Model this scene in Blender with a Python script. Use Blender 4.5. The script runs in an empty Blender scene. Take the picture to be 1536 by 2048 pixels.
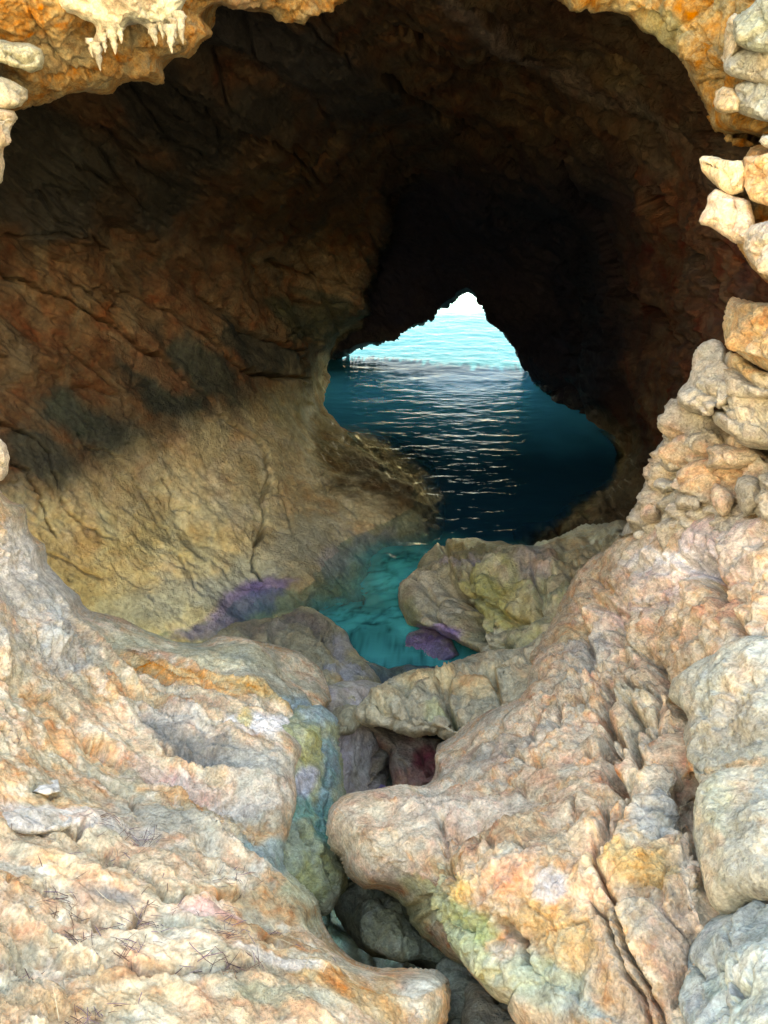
import bpy, math, random
import numpy as np
from mathutils import Vector, Euler
random.seed(7); rng = np.random.default_rng(7)
sc = bpy.context.scene

# ------------------------------------------------------------------ camera
FPX, CX, CY, H, TH = 1479.0, 768.0, 1024.0, 4.5, math.radians(30)
cam_d = bpy.data.cameras.new('camera'); cam = bpy.data.objects.new('camera', cam_d)
sc.collection.objects.link(cam); sc.camera = cam
cam.location = (0, 0, H); cam.rotation_euler = (math.radians(90) - TH, 0, 0)
cam_d.sensor_fit = 'VERTICAL'; cam_d.sensor_height = 36; cam_d.lens = 36 * FPX / 2048
cam_d.clip_start = 0.05; cam_d.clip_end = 5000

# ------------------------------------------------------------------ sky, sun, exposure
SUN_EL, SUN_AZ = math.radians(46), math.radians(7)      # azimuth measured from +Y towards +X
w = bpy.data.worlds.new('World'); sc.world = w; w.use_nodes = True
nt = w.node_tree; bg = nt.nodes['Background']
sky = nt.nodes.new('ShaderNodeTexSky'); sky.sky_type = 'NISHITA'; sky.sun_disc = False
sky.sun_elevation = SUN_EL; sky.sun_rotation = SUN_AZ
sky.air_density = 0.8; sky.dust_density = 0.0; sky.ozone_density = 0.6
nt.links.new(sky.outputs[0], bg.inputs[0]); bg.inputs[1].default_value = 0.15
sun_d = bpy.data.lights.new('sun', 'SUN'); sun_d.energy = 2.6; sun_d.angle = math.radians(3); sun_d.color = (.88, .94, 1)
sun = bpy.data.objects.new('sun', sun_d); sc.collection.objects.link(sun)
sdir = Vector((math.sin(SUN_AZ) * math.cos(SUN_EL), math.cos(SUN_AZ) * math.cos(SUN_EL), math.sin(SUN_EL)))
sun.rotation_euler = sdir.to_track_quat('Z', 'Y').to_euler()
vs = sc.view_settings
vs.view_transform = 'Standard'; vs.look = 'None'; vs.gamma = 1; vs.use_curve_mapping = False
vs.exposure = 3.92
vs.use_white_balance = True; vs.white_balance_temperature = 13000; vs.white_balance_tint = 10
sc.render.engine = 'CYCLES'
cy = sc.cycles
cy.use_denoising = True; cy.max_bounces = 8; cy.diffuse_bounces = 4; cy.glossy_bounces = 3
cy.transparent_max_bounces = 8; cy.caustics_reflective = False; cy.caustics_refractive = False
cy.sample_clamp_indirect = 6

# ------------------------------------------------------------------ projection helpers
cT, sT = math.cos(TH), math.sin(TH)
def world(px, py, D):
    u = (px - CX) / FPX * D; v = (py - CY) / FPX * D
    return np.stack([u, D * cT - v * sT, H - D * sT - v * cT], -1)
def pixel(P):
    x = P[..., 0]; y = P[..., 1]; z = P[..., 2] - H
    D = y * cT - z * sT; v = -(y * sT) - z * cT
    D = np.maximum(D, .05)
    return CX + x / D * FPX, CY + v / D * FPX, D
def waterD(py, z=0.0):
    d = (py - CY) / FPX * cT + sT
    return (H - z) / np.maximum(d, .02)

# ------------------------------------------------------------------ noise
def _hash(ix, iy, iz, seed):
    with np.errstate(over='ignore'):
        h = (ix.astype(np.uint32) * np.uint32(374761393) + iy.astype(np.uint32) * np.uint32(668265263)
             + iz.astype(np.uint32) * np.uint32(2147483647 - 60) + np.uint32((seed * 1274126177) & 0xffffffff))
        h = (h ^ (h >> np.uint32(13))) * np.uint32(1274126177)
        h = (h ^ (h >> np.uint32(16))) * np.uint32(2246822519)
        return h ^ (h >> np.uint32(13))
def gnoise(p, seed=0):
    p = np.asarray(p, np.float32) + 1000.0 + seed * 7.31
    i = np.floor(p).astype(np.int64); f = p - i
    f = f.astype(np.float32); u = f * f * f * (f * (f * 6 - 15) + 10)
    out = 0
    for dx in (0, 1):
        wx = u[:, 0] if dx else 1 - u[:, 0]
        for dy in (0, 1):
            wy = u[:, 1] if dy else 1 - u[:, 1]
            for dz in (0, 1):
                wz = u[:, 2] if dz else 1 - u[:, 2]
                h = _hash(i[:, 0] + dx, i[:, 1] + dy, i[:, 2] + dz, seed)
                gx = (h & np.uint32(1023)).astype(np.float32) / 511.5 - 1
                gy = ((h >> np.uint32(10)) & np.uint32(1023)).astype(np.float32) / 511.5 - 1
                gz = ((h >> np.uint32(20)) & np.uint32(1023)).astype(np.float32) / 511.5 - 1
                out = out + wx * wy * wz * (gx * (f[:, 0] - dx) + gy * (f[:, 1] - dy) + gz * (f[:, 2] - dz))
    return out * 1.4
def fbm(p, octv=4, gain=.5, seed=0, lac=2.03):
    a = 1; s = 0; t = 0; q = np.array(p, np.float32)
    for k in range(octv):
        s = s + a * gnoise(q, seed + k); t += a; a *= gain; q = q * lac
    return s / t
def ridged(p, octv=4, gain=.5, seed=0, lac=2.07):
    a = 1; s = 0; t = 0; q = np.array(p, np.float32)
    for k in range(octv):
        n = 1 - np.abs(gnoise(q, seed + k)) * 2.2; s = s + a * n; t += a; a *= gain; q = q * lac
    return s / t
def worley(p, seed=0):
    p = np.asarray(p, np.float32) + 500.0
    i = np.floor(p).astype(np.int64)
    f1 = np.full(len(p), 9.0, np.float32); f2 = f1.copy(); cid = np.zeros(len(p), np.uint32)
    vec = np.zeros_like(p)
    for dx in (-1, 0, 1):
        for dy in (-1, 0, 1):
            for dz in (-1, 0, 1):
                h = _hash(i[:, 0] + dx, i[:, 1] + dy, i[:, 2] + dz, seed)
                c = np.stack([i[:, 0] + dx + (h & np.uint32(1023)) / 1023.0, i[:, 1] + dy + ((h >> np.uint32(10)) & np.uint32(1023)) / 1023.0,
                              i[:, 2] + dz + ((h >> np.uint32(20)) & np.uint32(1023)) / 1023.0], -1).astype(np.float32)
                dv = p - c; d = np.sqrt((dv ** 2).sum(1))
                m = d < f1
                f2 = np.where(m, f1, np.minimum(f2, d)); f1 = np.where(m, d, f1)
                cid = np.where(m, h, cid); vec[m] = dv[m]
    return f1, f2, cid, vec
def sstep(a, b, x):
    t = np.clip((x - a) / (b - a), 0, 1); return t * t * (3 - 2 * t)
def aniso(p, sx, sy, sz, yaw=0, pitch=0, roll=0):
    R = np.array(Euler((math.radians(pitch), math.radians(roll), math.radians(yaw))).to_matrix())
    return (p @ R) * np.array([sx, sy, sz])

# ------------------------------------------------------------------ geometry helpers
def tps(ctrl):
    c = np.array(ctrl, float); X = (c[:, :2] - [768, 1024]) / 1000.0; y = 1 / c[:, 2]; n = len(c)
    def U(r2): return np.where(r2 > 0, r2 * np.log(np.maximum(r2, 1e-12)), 0)
    K = U(((X[:, None] - X[None]) ** 2).sum(-1)) + np.eye(n) * 1e-4
    Pm = np.c_[np.ones(n), X]; A = np.block([[K, Pm], [Pm.T, np.zeros((3, 3))]])
    sol = np.linalg.solve(A, np.r_[y, 0, 0, 0])
    lo, hi = y.min() * .8, y.max() * 1.25
    def f(px, py):
        Q = np.stack([(px - 768) / 1000.0, (py - 1024) / 1000.0], -1).reshape(-1, 2); out = np.empty(len(Q))
        for s in range(0, len(Q), 60000):
            q = Q[s:s + 60000]
            out[s:s + 60000] = U(((q[:, None] - X[None]) ** 2).sum(-1)) @ sol[:n] + sol[n] + q @ sol[n + 1:]
        return (1 / np.clip(out, lo, hi)).reshape(np.shape(px))
    return f
def seg_dist(px, py, pts, closed=False):
    """distance to a polyline, the nearest point on it and the position along it"""
    pts = np.array(pts, float); n = len(pts)
    best = np.full(px.shape, 1e9); bx = np.zeros(px.shape); by = np.zeros(px.shape); bt = np.zeros(px.shape)
    for k in range(n if closed else n - 1):
        a, b = pts[k], pts[(k + 1) % n]; d = b - a; L = max((d ** 2).sum(), 1e-9)
        t = np.clip(((px - a[0]) * d[0] + (py - a[1]) * d[1]) / L, 0, 1)
        qx, qy = a[0] + t * d[0], a[1] + t * d[1]; dd = np.hypot(px - qx, py - qy)
        m = dd < best; best = np.where(m, dd, best); bx = np.where(m, qx, bx); by = np.where(m, qy, by); bt = np.where(m, (k + t) / n, bt)
    return best, bx, by, bt
def inside(px, py, poly):
    poly = np.array(poly, float); r = np.zeros(px.shape, bool); n = len(poly)
    for k in range(n):
        (x1, y1), (x2, y2) = poly[k], poly[(k + 1) % n]
        if y1 == y2: continue
        c = ((y1 > py) != (y2 > py)) & (px < (x2 - x1) * (py - y1) / (y2 - y1) + x1)
        r ^= c
    return r
def rough_poly(poly, amp, seed, step=14):
    """a traced outline with small natural wobble between its corners"""
    pts = []; n = len(poly); r = np.random.default_rng(seed)
    for k in range(n):
        a, b = np.array(poly[k], float), np.array(poly[(k + 1) % n], float)
        L = np.hypot(*(b - a)); m = max(1, int(min(L / step, 60)))
        nrm = np.array([-(b - a)[1], (b - a)[0]]) / max(L, 1e-6)
        for j in range(m):
            pts.append(a + (b - a) * j / m + (nrm * r.normal() * amp if j else 0))
    return np.array(pts)
def grid_normals(P):
    du = np.gradient(P, axis=1); dv = np.gradient(P, axis=0)
    n = np.cross(dv, du); n /= np.maximum(np.linalg.norm(n, axis=-1, keepdims=True), 1e-12)
    return n
def add_mesh(name, V, F, mat, col=None, wet=None, parent=None, smooth=True):
    me = bpy.data.meshes.new(name)
    V = np.ascontiguousarray(V, np.float32); F = np.ascontiguousarray(F, np.int32)
    k = F.shape[1]
    me.vertices.add(len(V)); me.vertices.foreach_set('co', V.ravel())
    me.loops.add(F.size); me.loops.foreach_set('vertex_index', F.ravel())
    me.polygons.add(len(F)); me.polygons.foreach_set('loop_start', np.arange(0, F.size, k, dtype=np.int32))
    me.polygons.foreach_set('loop_total', np.full(len(F), k, np.int32))
    me.update(calc_edges=True); me.validate()
    me.polygons.foreach_set('use_smooth', np.full(len(me.polygons), smooth))
    if col is not None:
        a = me.attributes.new('tint', 'FLOAT_COLOR', 'POINT')
        a.data.foreach_set('color', np.c_[np.clip(col, 0, 1), np.ones(len(col))].astype(np.float32).ravel())
    if wet is not None:
        a = me.attributes.new('wet', 'FLOAT', 'POINT'); a.data.foreach_set('value', np.asarray(wet, np.float32))
    me.materials.append(mat)
    o = bpy.data.objects.new(name, me); sc.collection.objects.link(o)
    if parent is not None: o.parent = parent
    return o
def tag(o, label=None, cat=None, group=None, kind=None):
    if label: o['label'] = label
    if cat: o['category'] = cat
    if group: o['group'] = group
    if kind: o['kind'] = kind
    return o

# ------------------------------------------------------------------ materials
def rock_material(name, grain=60.0, bump=.012, rough=.85, vary=.35, spec=.3, fleck=.5):
    """grain: size of the finest texture per metre; bump: relief depth in metres"""
    m = bpy.data.materials.new(name); m.use_nodes = True; t = m.node_tree; N = t.nodes; L = t.links
    b = N['Principled BSDF']; tc = N.new('ShaderNodeTexCoord')
    at = N.new('ShaderNodeAttribute'); at.attribute_name = 'tint'
    wt = N.new('ShaderNodeAttribute'); wt.attribute_name = 'wet'
    def noise(sc_, det, ro, dist=0):
        n = N.new('ShaderNodeTexNoise'); n.inputs['Scale'].default_value = sc_; n.inputs['Detail'].default_value = det
        n.inputs['Roughness'].default_value = ro; n.inputs['Distortion'].default_value = dist
        L.new(tc.outputs['Object'], n.inputs['Vector']); return n
    def rng_(src, a, b_, c, d):
        r = N.new('ShaderNodeMapRange'); r.inputs[1].default_value = a; r.inputs[2].default_value = b_
        r.inputs[3].default_value = c; r.inputs[4].default_value = d; L.new(src, r.inputs[0]); return r.outputs[0]
    n1 = noise(grain * .35, 8, .72, .3); n2 = noise(grain * .12, 6, .65, .8); n3 = noise(grain * 1.4, 4, .7)
    v1 = rng_(n1.outputs[0], .3, .7, 1 - vary * 1.3, 1 + vary * 1.2)
    v3 = rng_(n3.outputs[0], .3, .7, 1 - vary * .8, 1 + vary * .8)
    mul = N.new('ShaderNodeMath'); mul.operation = 'MULTIPLY'; L.new(v1, mul.inputs[0]); L.new(v3, mul.inputs[1])
    mx = N.new('ShaderNodeMix'); mx.data_type = 'RGBA'; mx.blend_type = 'MULTIPLY'; mx.inputs[0].default_value = 1
    cb = N.new('ShaderNodeCombineColor')
    for i in range(3): L.new(mul.outputs[0], cb.inputs[i])
    n4 = noise(grain * .16, 9, .68, 1.2); fk = N.new('ShaderNodeMix'); fk.data_type = 'RGBA'
    L.new(rng_(n4.outputs[0], .53, .64, 0, fleck), fk.inputs[0]); L.new(at.outputs['Color'], fk.inputs[6]); fk.inputs[7].default_value = (.20, .23, .17, 1)
    L.new(fk.outputs[2], mx.inputs[6]); L.new(cb.outputs[0], mx.inputs[7])
    hs = N.new('ShaderNodeHueSaturation'); L.new(mx.outputs[2], hs.inputs['Color'])
    L.new(rng_(n2.outputs[0], .3, .7, .465, .53), hs.inputs['Hue'])
    L.new(rng_(n2.outputs[0], .3, .7, 1.35, .65), hs.inputs['Saturation'])
    L.new(hs.outputs[0], b.inputs['Base Color'])
    r_ = rng_(wt.outputs['Fac'], 0, 1, rough, .22); L.new(r_, b.inputs['Roughness'])
    b.inputs['Specular IOR Level'].default_value = spec
    rg = N.new('ShaderNodeTexNoise'); rg.noise_type = 'RIDGED_MULTIFRACTAL'; rg.inputs['Scale'].default_value = grain * .22
    rg.inputs['Detail'].default_value = 6; rg.inputs['Roughness'].default_value = .6; rg.inputs['Distortion'].default_value = .7; rg.normalize = True
    L.new(tc.outputs['Object'], rg.inputs['Vector'])
    big = noise(grain * .035, 4, .6, .5); rough_here = rng_(big.outputs[0], .38, .6, .15, 1.15)
    def mad(a_, k_, c_):
        q = N.new('ShaderNodeMath'); q.operation = 'MULTIPLY_ADD'
        L.new(a_, q.inputs[0]); q.inputs[1].default_value = k_
        if c_ is not None: L.new(c_, q.inputs[2])
        else: q.inputs[2].default_value = 0
        return q.outputs[0]
    vo = N.new('ShaderNodeTexVoronoi'); vo.inputs['Scale'].default_value = grain * .9; vo.feature = 'F1'; L.new(tc.outputs['Object'], vo.inputs['Vector'])
    pit = rng_(vo.outputs[0], .05, .3, -.25, 0)                       # small pits
    h = mad(n3.outputs[0], .55, n1.outputs[0]); h = mad(rg.outputs[0], .3, h); h = mad(pit, .7, h)
    hm = N.new('ShaderNodeMath'); hm.operation = 'MULTIPLY'; L.new(h, hm.inputs[0]); L.new(rough_here, hm.inputs[1])
    bp = N.new('ShaderNodeBump'); bp.inputs['Strength'].default_value = 1; bp.inputs['Distance'].default_value = bump
    L.new(hm.outputs[0], bp.inputs['Height']); L.new(bp.outputs[0], b.inputs['Normal'])
    return m
M_near = rock_material('weathered_limestone', 75, .020, .92, .36, .3, .32)
M_mid = rock_material('shore_limestone', 40, .03, .8, .30, .3, .3)
M_cave = rock_material('cave_rock', 22, .05, .85, .3, .1, 0)

# ------------------------------------------------------------------ colouring and relief
def palette(px, py, P, cols, seed, sc_=1.0, blobs=()):
    n = fbm(P * sc_ * 1.3, 5, .6, seed); m = fbm(P * sc_ * 3.1 + 9, 5, .6, seed + 20); k = fbm(P * sc_ * 7 + 5, 4, .6, seed + 40)
    cols = [np.array(c, float) for c in cols]
    c = cols[0][None] + np.zeros((len(P), 3))
    ws = [sstep(-.05, .18, n), sstep(.02, .2, m), sstep(.08, .25, k)]
    for j, cc in enumerate(cols[1:]):
        wgt = ws[j % 3][:, None] * .8; c = c * (1 - wgt) + cc * wgt
    if len(blobs):
        wx = fbm(P * sc_ * 2.2 + 31, 5, .62, seed + 60)
        for (bx, by, rx, ry, ang, col, st) in blobs:
            a = math.radians(ang); dx, dy = px - bx, py - by
            u = (dx * math.cos(a) + dy * math.sin(a)) / rx; v = (-dx * math.sin(a) + dy * math.cos(a)) / ry
            r = np.sqrt(u * u + v * v) + wx * 1.3
            wgt = (sstep(1.15, .55, r) * st)[:, None]; c = c * (1 - wgt) + np.array(col) * wgt
    return c
def carve(px, py, disp, cracks, scale):
    for (pts, wd, dp) in cracks:
        pts = np.array(pts, float)
        lo, hi = pts.min(0) - 60 - wd * 3, pts.max(0) + 60 + wd * 3
        m = (px > lo[0]) & (px < hi[0]) & (py > lo[1]) & (py < hi[1])
        if not m.any(): continue
        q = np.stack([px[m] * .03, py[m] * .03, np.zeros(m.sum())], -1)
        wob = fbm(q, 3, .6, int(wd * 7) + 3); wob2 = fbm(q + 50, 3, .6, 9)
        d, _, _, t = seg_dist(px[m] + wob * 16, py[m] + wob2 * 16, pts)
        tap = np.clip(np.minimum(t, (len(pts) - 1) / len(pts) - t) * 12 + .35, 0, 1)
        disp[m] -= dp * tap * np.exp(-(d / (wd * (.6 + .4 * tap))) ** 2) * (1 + wob2 * .8)
    return disp

def relief(style, P, px, py, seed, D):
    s = style
    out = np.zeros(len(P))
    for key, amp, *args in s:
        if amp == 0: continue
        if key == 'fbm': out += amp * fbm(P * args[0], args[1], .55, seed + 1)
        elif key == 'ridge': out += amp * (ridged(P * args[0], args[1], .55, seed + 2) - .6)
        elif key == 'strata':      # (scale, yaw, pitch, roll, stretch)
            q = aniso(P + .12 * fbm(P * 1.7, 3, .5, seed + 5)[:, None], args[0] / args[4], args[0] / args[4], args[0], args[1], args[2], args[3])
            out += amp * (ridged(q, 4, .55, seed + 3) - .6)
        elif key == 'grain':       # flakes drawn out along one horizontal direction: scale, stretch, heading
            a_ = math.radians(args[2]); u = P[:, 0] * math.cos(a_) + P[:, 1] * math.sin(a_); v = -P[:, 0] * math.sin(a_) + P[:, 1] * math.cos(a_)
            wv = .5 * fbm(P * args[0] * .35, 3, .5, seed + 11)
            q = np.stack([u * args[0] / args[1], v * args[0] + wv, P[:, 2] * args[0] + wv], -1)
            r_ = ridged(q, 5, .62, seed + 12) - .6; msk = .45 + .9 * sstep(-.15, .2, fbm(P * 1.3, 3, .5, seed + 13)); out += amp * r_ * msk
        elif key == 'flake':       # chipped stepped scales
            wq = P * args[0] + .5 * fbm(P * args[0] * .8, 4, .6, seed + 14)[:, None]; n_ = fbm(wq, 5, .6, seed + 15) * 5.0
            fr = n_ - np.floor(n_); out += amp * (np.floor(n_) * .35 + sstep(.55, 1, fr) * .35)
        elif key == 'fissure':     # a net of thin cracks, stronger here and there
            wq = P * args[0] + .45 * fbm(P * args[0] * .9, 4, .55, seed + 16)[:, None]
            f1, f2, _, _ = worley(wq, seed + 17); msk = sstep(-.05, .2, fbm(P * args[0] * .45, 3, .5, seed + 18))
            out -= amp * np.exp(-((f2 - f1) / args[1]) ** 2) * msk
        elif key == 'terrace':     # stepped beds
            q = aniso(P + .18 * fbm(P * 1.1, 4, .5, seed + 6)[:, None], 1, 1, args[0], args[1], args[2], args[3])[:, 2]
            fr = q - np.floor(q); out += amp * (sstep(0, .25, fr) * (1 - fr) * 1.6 - .4)
        elif key == 'knob':        # rounded lumps
            wq = P * args[0] + .35 * fbm(P * args[0] * 1.1, 3, .5, seed + 7)[:, None]
            f1, f2, _, _ = worley(wq, seed + 4); e = f2 - f1
            out += amp * (np.sqrt(np.clip(e, 0, .8)) * 1.1 - .5 + .3 * (1 - f1))
        elif key == 'block':       # fractured facets
            wq = P * args[0] + .25 * fbm(P * args[0] * 1.3, 3, .5, seed + 8)[:, None]
            f1, f2, h, vec = worley(wq, seed + 5)
            g = np.stack([(h & np.uint32(255)) / 127.5 - 1, ((h >> np.uint32(8)) & np.uint32(255)) / 127.5 - 1, ((h >> np.uint32(16)) & np.uint32(255)) / 127.5 - 1], -1)
            out += amp * ((vec * g).sum(1) * 1.1 + ((h >> np.uint32(24)) / 255.0 - .5) * .8 - .55 * np.exp(-((f2 - f1) / .07) ** 2))
    return out

SURF = {}
def mass(name, poly, ctrl, style, cols, seed, mat, label=None, cat='rock', step=3, rw=30, R=.12, skirt=.9, blobs=(), cracks=(), wet=0,
         sc_=1.0, amp=.5, tuck=.25, kind=None, parent=None, group=None, local=(), relax=8, dips=()):
    """a rock: traced outline at its own distance, rounded edge, sides that run back, relief along the surface normal"""
    poly = rough_poly(poly, amp, seed)
    lo, hi = poly.min(0), poly.max(0); nb = 9
    x0, y0 = lo - step * (nb + 1); x1, y1 = hi + step * (nb + 1)
    xs = np.arange(x0, x1 + step, step); ys = np.arange(y0, y1 + step, step)
    # coarser spacing outside the frame
    def thin(a, lo_, hi_):
        core = a[(a > lo_) & (a < hi_)]
        pre = np.arange(a[0], core[0] - 1, step * 4) if len(core) and core[0] - a[0] > step * 4 else a[a <= lo_] if len(core) else a
        post = np.arange(core[-1] + step * 4, a[-1] + step * 4, step * 4) if len(core) and a[-1] - core[-1] > step * 4 else a[a >= hi_] if len(core) else a[:0]
        return np.concatenate([pre, core, post])
    xs = thin(xs, -60, 1596); ys = thin(ys, -60, 2108)
    gx, gy = np.meshgrid(xs, ys); gx = gx.astype(float); gy = gy.astype(float)
    # distance to outline only near it
    s, bx, by, _ = seg_dist(gx, gy, poly, True); ins = inside(gx, gy, poly); s = np.where(ins, s, -s)
    f = tps(ctrl)
    px = np.where(ins, gx, bx); py = np.where(ins, gy, by)
    k = np.clip(-s / (step * nb * .8), 0, 1)                       # 0 on the outline, 1 at the back of the side
    k = np.where(ins, 0, k)
    cxp, cyp = poly.mean(0); far = np.clip(-s, 0, None)
    D = f(px, py)
    Rr = R
    edge = np.clip(s / rw, 0, 1); Dd = D + Rr * (1 - np.sqrt(np.clip(1 - (1 - edge) ** 2, 0, 1)))
    for (a_, b_, rx, ry, ang, dp) in dips:
        a = math.radians(ang); dx, dy = px - a_, py - b_
        u = (dx * math.cos(a) + dy * math.sin(a)) / rx; v = (-dx * math.sin(a) + dy * math.cos(a)) / ry
        Dd = Dd + dp * np.exp(-(u * u + v * v) ** 1.0)
    Dd = Dd + skirt * k ** 1.3
    # sides lean inwards as they run back
    sx, sy = px + (cxp - px) * 0, py
    nx_, ny_ = (bx - gx), (by - gy); nl = np.maximum(np.hypot(nx_, ny_), 1e-6)
    px2 = np.where(ins, px, px + nx_ / nl * tuck * 120 * k ** 1.5); py2 = np.where(ins, py, py + ny_ / nl * tuck * 120 * k ** 1.5)
    P = world(px2, py2, Dd)
    sm = (s < rw * .45).astype(float); sm *= np.clip((s + step * nb * 1.2) / (step * 2), 0, 1)
    mk = np.where(s < 0, .85, .6 * np.clip(1 - s / (rw * .45), 0, 1))[1:-1, 1:-1, None] * (sm[1:-1, 1:-1, None] > 0)
    for _ in range(int(np.clip(min(hi - lo) / 28, 2, 7))):
        av = (P[:-2, 1:-1] + P[2:, 1:-1] + P[1:-1, :-2] + P[1:-1, 2:]) / 4
        P[1:-1, 1:-1] = P[1:-1, 1:-1] * (1 - mk) + av * mk
    n = grid_normals(P)
    em = (s < 14)[1:-1, 1:-1, None].astype(float)
    for it in range(14):
        av = (n[1:-1, 1:-1] * 2 + n[:-2, 1:-1] + n[2:, 1:-1] + n[1:-1, :-2] + n[1:-1, 2:]) / 6
        n[1:-1, 1:-1] = av if it < 3 else n[1:-1, 1:-1] * (1 - em) + av * em
    n /= np.maximum(np.linalg.norm(n, axis=-1, keepdims=True), 1e-9)
    shp = gx.shape; Pf = P.reshape(-1, 3); nf = n.reshape(-1, 3); pxf = px2.ravel(); pyf = py2.ravel()
    use = (s.ravel() > -step * nb * 1.05)
    idx = np.nonzero(use)[0]
    Q = Pf[idx]; sf = s.ravel()[idx]; fade = .04 + .96 * sstep(2, max(rw * .75, 12), sf)
    d = relief(style[:1], Q, pxf[idx], pyf[idx], seed, None) + fade * relief(style[1:], Q, pxf[idx], pyf[idx], seed, None)
    for (a_, b_, rx, ry, ang, st) in local:
        a = math.radians(ang); dx, dy = pxf[idx] - a_, pyf[idx] - b_
        u = (dx * math.cos(a) + dy * math.sin(a)) / rx; v = (-dx * math.sin(a) + dy * math.cos(a)) / ry
        wg = np.exp(-(u * u + v * v) ** 1.5); m = wg > .02
        dd = np.zeros(len(idx)); dd[m] = relief(st, Q[m], pxf[idx][m], pyf[idx][m], seed + 77, None)
        d = d * (1 - wg * .6) + dd * wg * (.3 + .7 * fade)
    d = carve(pxf[idx], pyf[idx], d, cracks, 1)
    d = d * (1 - .9 * np.clip(-s.ravel()[idx] / (step * 3), 0, 1))
    Q = Q + nf[idx] * d[:, None]
    col = palette(pxf[idx], pyf[idx], Q, cols, seed, sc_, blobs)
    remap = np.full(shp[0] * shp[1], -1); remap[idx] = np.arange(len(idx)); g = remap.reshape(shp)
    F = np.stack([g[:-1, :-1], g[1:, :-1], g[1:, 1:], g[:-1, 1:]], -1).reshape(-1, 4); F = F[(F >= 0).all(1)]
    wt = np.full(len(idx), float(wet)) if np.isscalar(wet) else wet(pxf[idx], pyf[idx], Q)
    o = add_mesh(name, Q, F, mat, col, wt, parent)
    if label: tag(o, label, cat, group)
    if kind: o['kind'] = kind
    SURF[name if name not in SURF else o.name] = (xs, ys, Q, g)
    return o

# colours (surface albedo)
CREAM = (.66, .53, .36); PALE = (.74, .66, .55); ORANGE = (.66, .36, .12); OCHRE = (.55, .38, .17); GREYR = (.40, .40, .36)
GREEN = (.30, .34, .16); TEAL = (.20, .34, .31); BLUEG = (.40, .47, .45); PINK = (.66, .49, .43); BROWN = (.30, .20, .12)
WHITE = (.80, .78, .76); DARKG = (.10, .12, .11); PURP = (.28, .20, .42); RED = (.36, .13, .12); OLIVE = (.36, .31, .14); MOSS = (.33, .36, .10)

# ================================================================== CAVE (walls, roof, tunnel and sea arch in one shell)
N_CTRL = [(330, 1275, 6.95), (200, 1262, 6.9), (500, 1170, 7.65), (640, 1142, 7.9), (785, 1040, 8.8), (835, 980, 9.5), (460, 1250, 7.25), (600, 1205, 7.62), (720, 1130, 8.3), (800, 1080, 8.8), (850, 1030, 9.15), (765, 915, 10.3), (700, 865, 11.1), (652, 800, 12.2), (642, 715, 11.9),
  (450, 1050, 7.75), (300, 1050, 7.3), (620, 980, 8.9), (450, 900, 8.3), (600, 850, 9.8), (300, 850, 7.4), (150, 1050, 6.6), (100, 900, 6.4), (0, 800, 6.0), (-400, 900, 4.4), (-400, 1400, 4.2),
  (480, 700, 8.8), (620, 720, 11.0), (300, 620, 7.4), (600, 560, 10.6), (715, 610, 11.2), (700, 500, 10.6), (770, 450, 10.6), (500, 450, 8.3), (200, 400, 6.3), (0, 400, 5.6), (200, 230, 5.6), (-400, 300, 4.0),
  (400, 120, 5.4), (600, 60, 5.2), (700, 0, 5.0), (800, -80, 4.7), (600, 300, 7.4), (800, 300, 9.6), (900, 120, 6.8), (0, -100, 4.3), (850, 1080, 9.0), (600, 1300, 8.2), (1000, 900, 13.0), (1000, 600, 16),
  (-800, 300, 3.4), (-800, 1500, 3.0), (100, 1500, 7.2), (900, 1500, 8), (0, 2600, 5), (1200, 200, 6.5), (1300, 0, 4.8)]
S_CTRL = [(700, -40, 4.9), (900, 20, 5.0), (1100, -80, 4.5), (1250, 150, 5.4), (1000, 120, 6.6), (1000, 260, 8.8), (850, 300, 9.9), (1150, 330, 7.6), (1350, 350, 5.6), (1450, 500, 4.9), (1500, 700, 4.6),
  (900, 400, 11.2), (1050, 450, 10.8), (850, 500, 12.3), (700, 560, 12.5), (1000, 540, 12.3), (935, 560, 12.6), (866, 632, 12.6), (760, 655, 12.6), (690, 700, 12.6), (640, 700, 12.8), (560, 700, 12.8),
  (985, 650, 12.4), (1050, 735, 12.3), (1122, 805, 12.1), (1180, 860, 11.3), (1240, 905, 10.5), (1235, 960, 9.75), (1170, 1015, 9.1), (1060, 1090, 8.35), (1080, 1000, 9.9), (1120, 960, 10.5), (1000, 1060, 9.2), (1180, 940, 10.7), (1100, 1035, 9.3), (1150, 650, 10.9), (1120, 550, 11.3), (1200, 750, 9.6), (1270, 800, 8.6),
  (1280, 950, 8.2), (1200, 1080, 7.6), (1350, 800, 6.2), (1300, 600, 7.2), (1400, 900, 5.8), (1536, 900, 4.9), (1180, 420, 9.0), (2000, 300, 3.6), (2300, 900, 2.9), (2300, 1500, 2.7), (1600, 1200, 5),
  (940, 800, 13), (900, 900, 12.6), (800, 800, 13.2), (700, 790, 13.4), (950, 1050, 9.6), (700, 1000, 11), (850, 1130, 9.1), (1000, 1200, 8.4), (700, 1250, 8.2), (300, 1300, 9), (0, 2600, 6), (2000, 2600, 5), (-800, 600, 12)]
HOLE = [(866, 642), (870, 626), (885, 616), (897, 605), (910, 598), (917, 588), (926, 584), (934, 578), (943, 583), (955, 598), (968, 612), (980, 640), (992, 653), (1004, 668), (1022, 688),
  (1032, 708), (1044, 732), (1060, 742), (1072, 762), (1090, 778), (1106, 792), (1124, 806), (1130, 850), (1080, 870), (1000, 850), (900, 830), (760, 810), (680, 780), (652, 742), (655, 716), (672, 708), (690, 706), (712, 700), (738, 692), (760, 690), (784, 676), (812, 664), (840, 652)]
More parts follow.
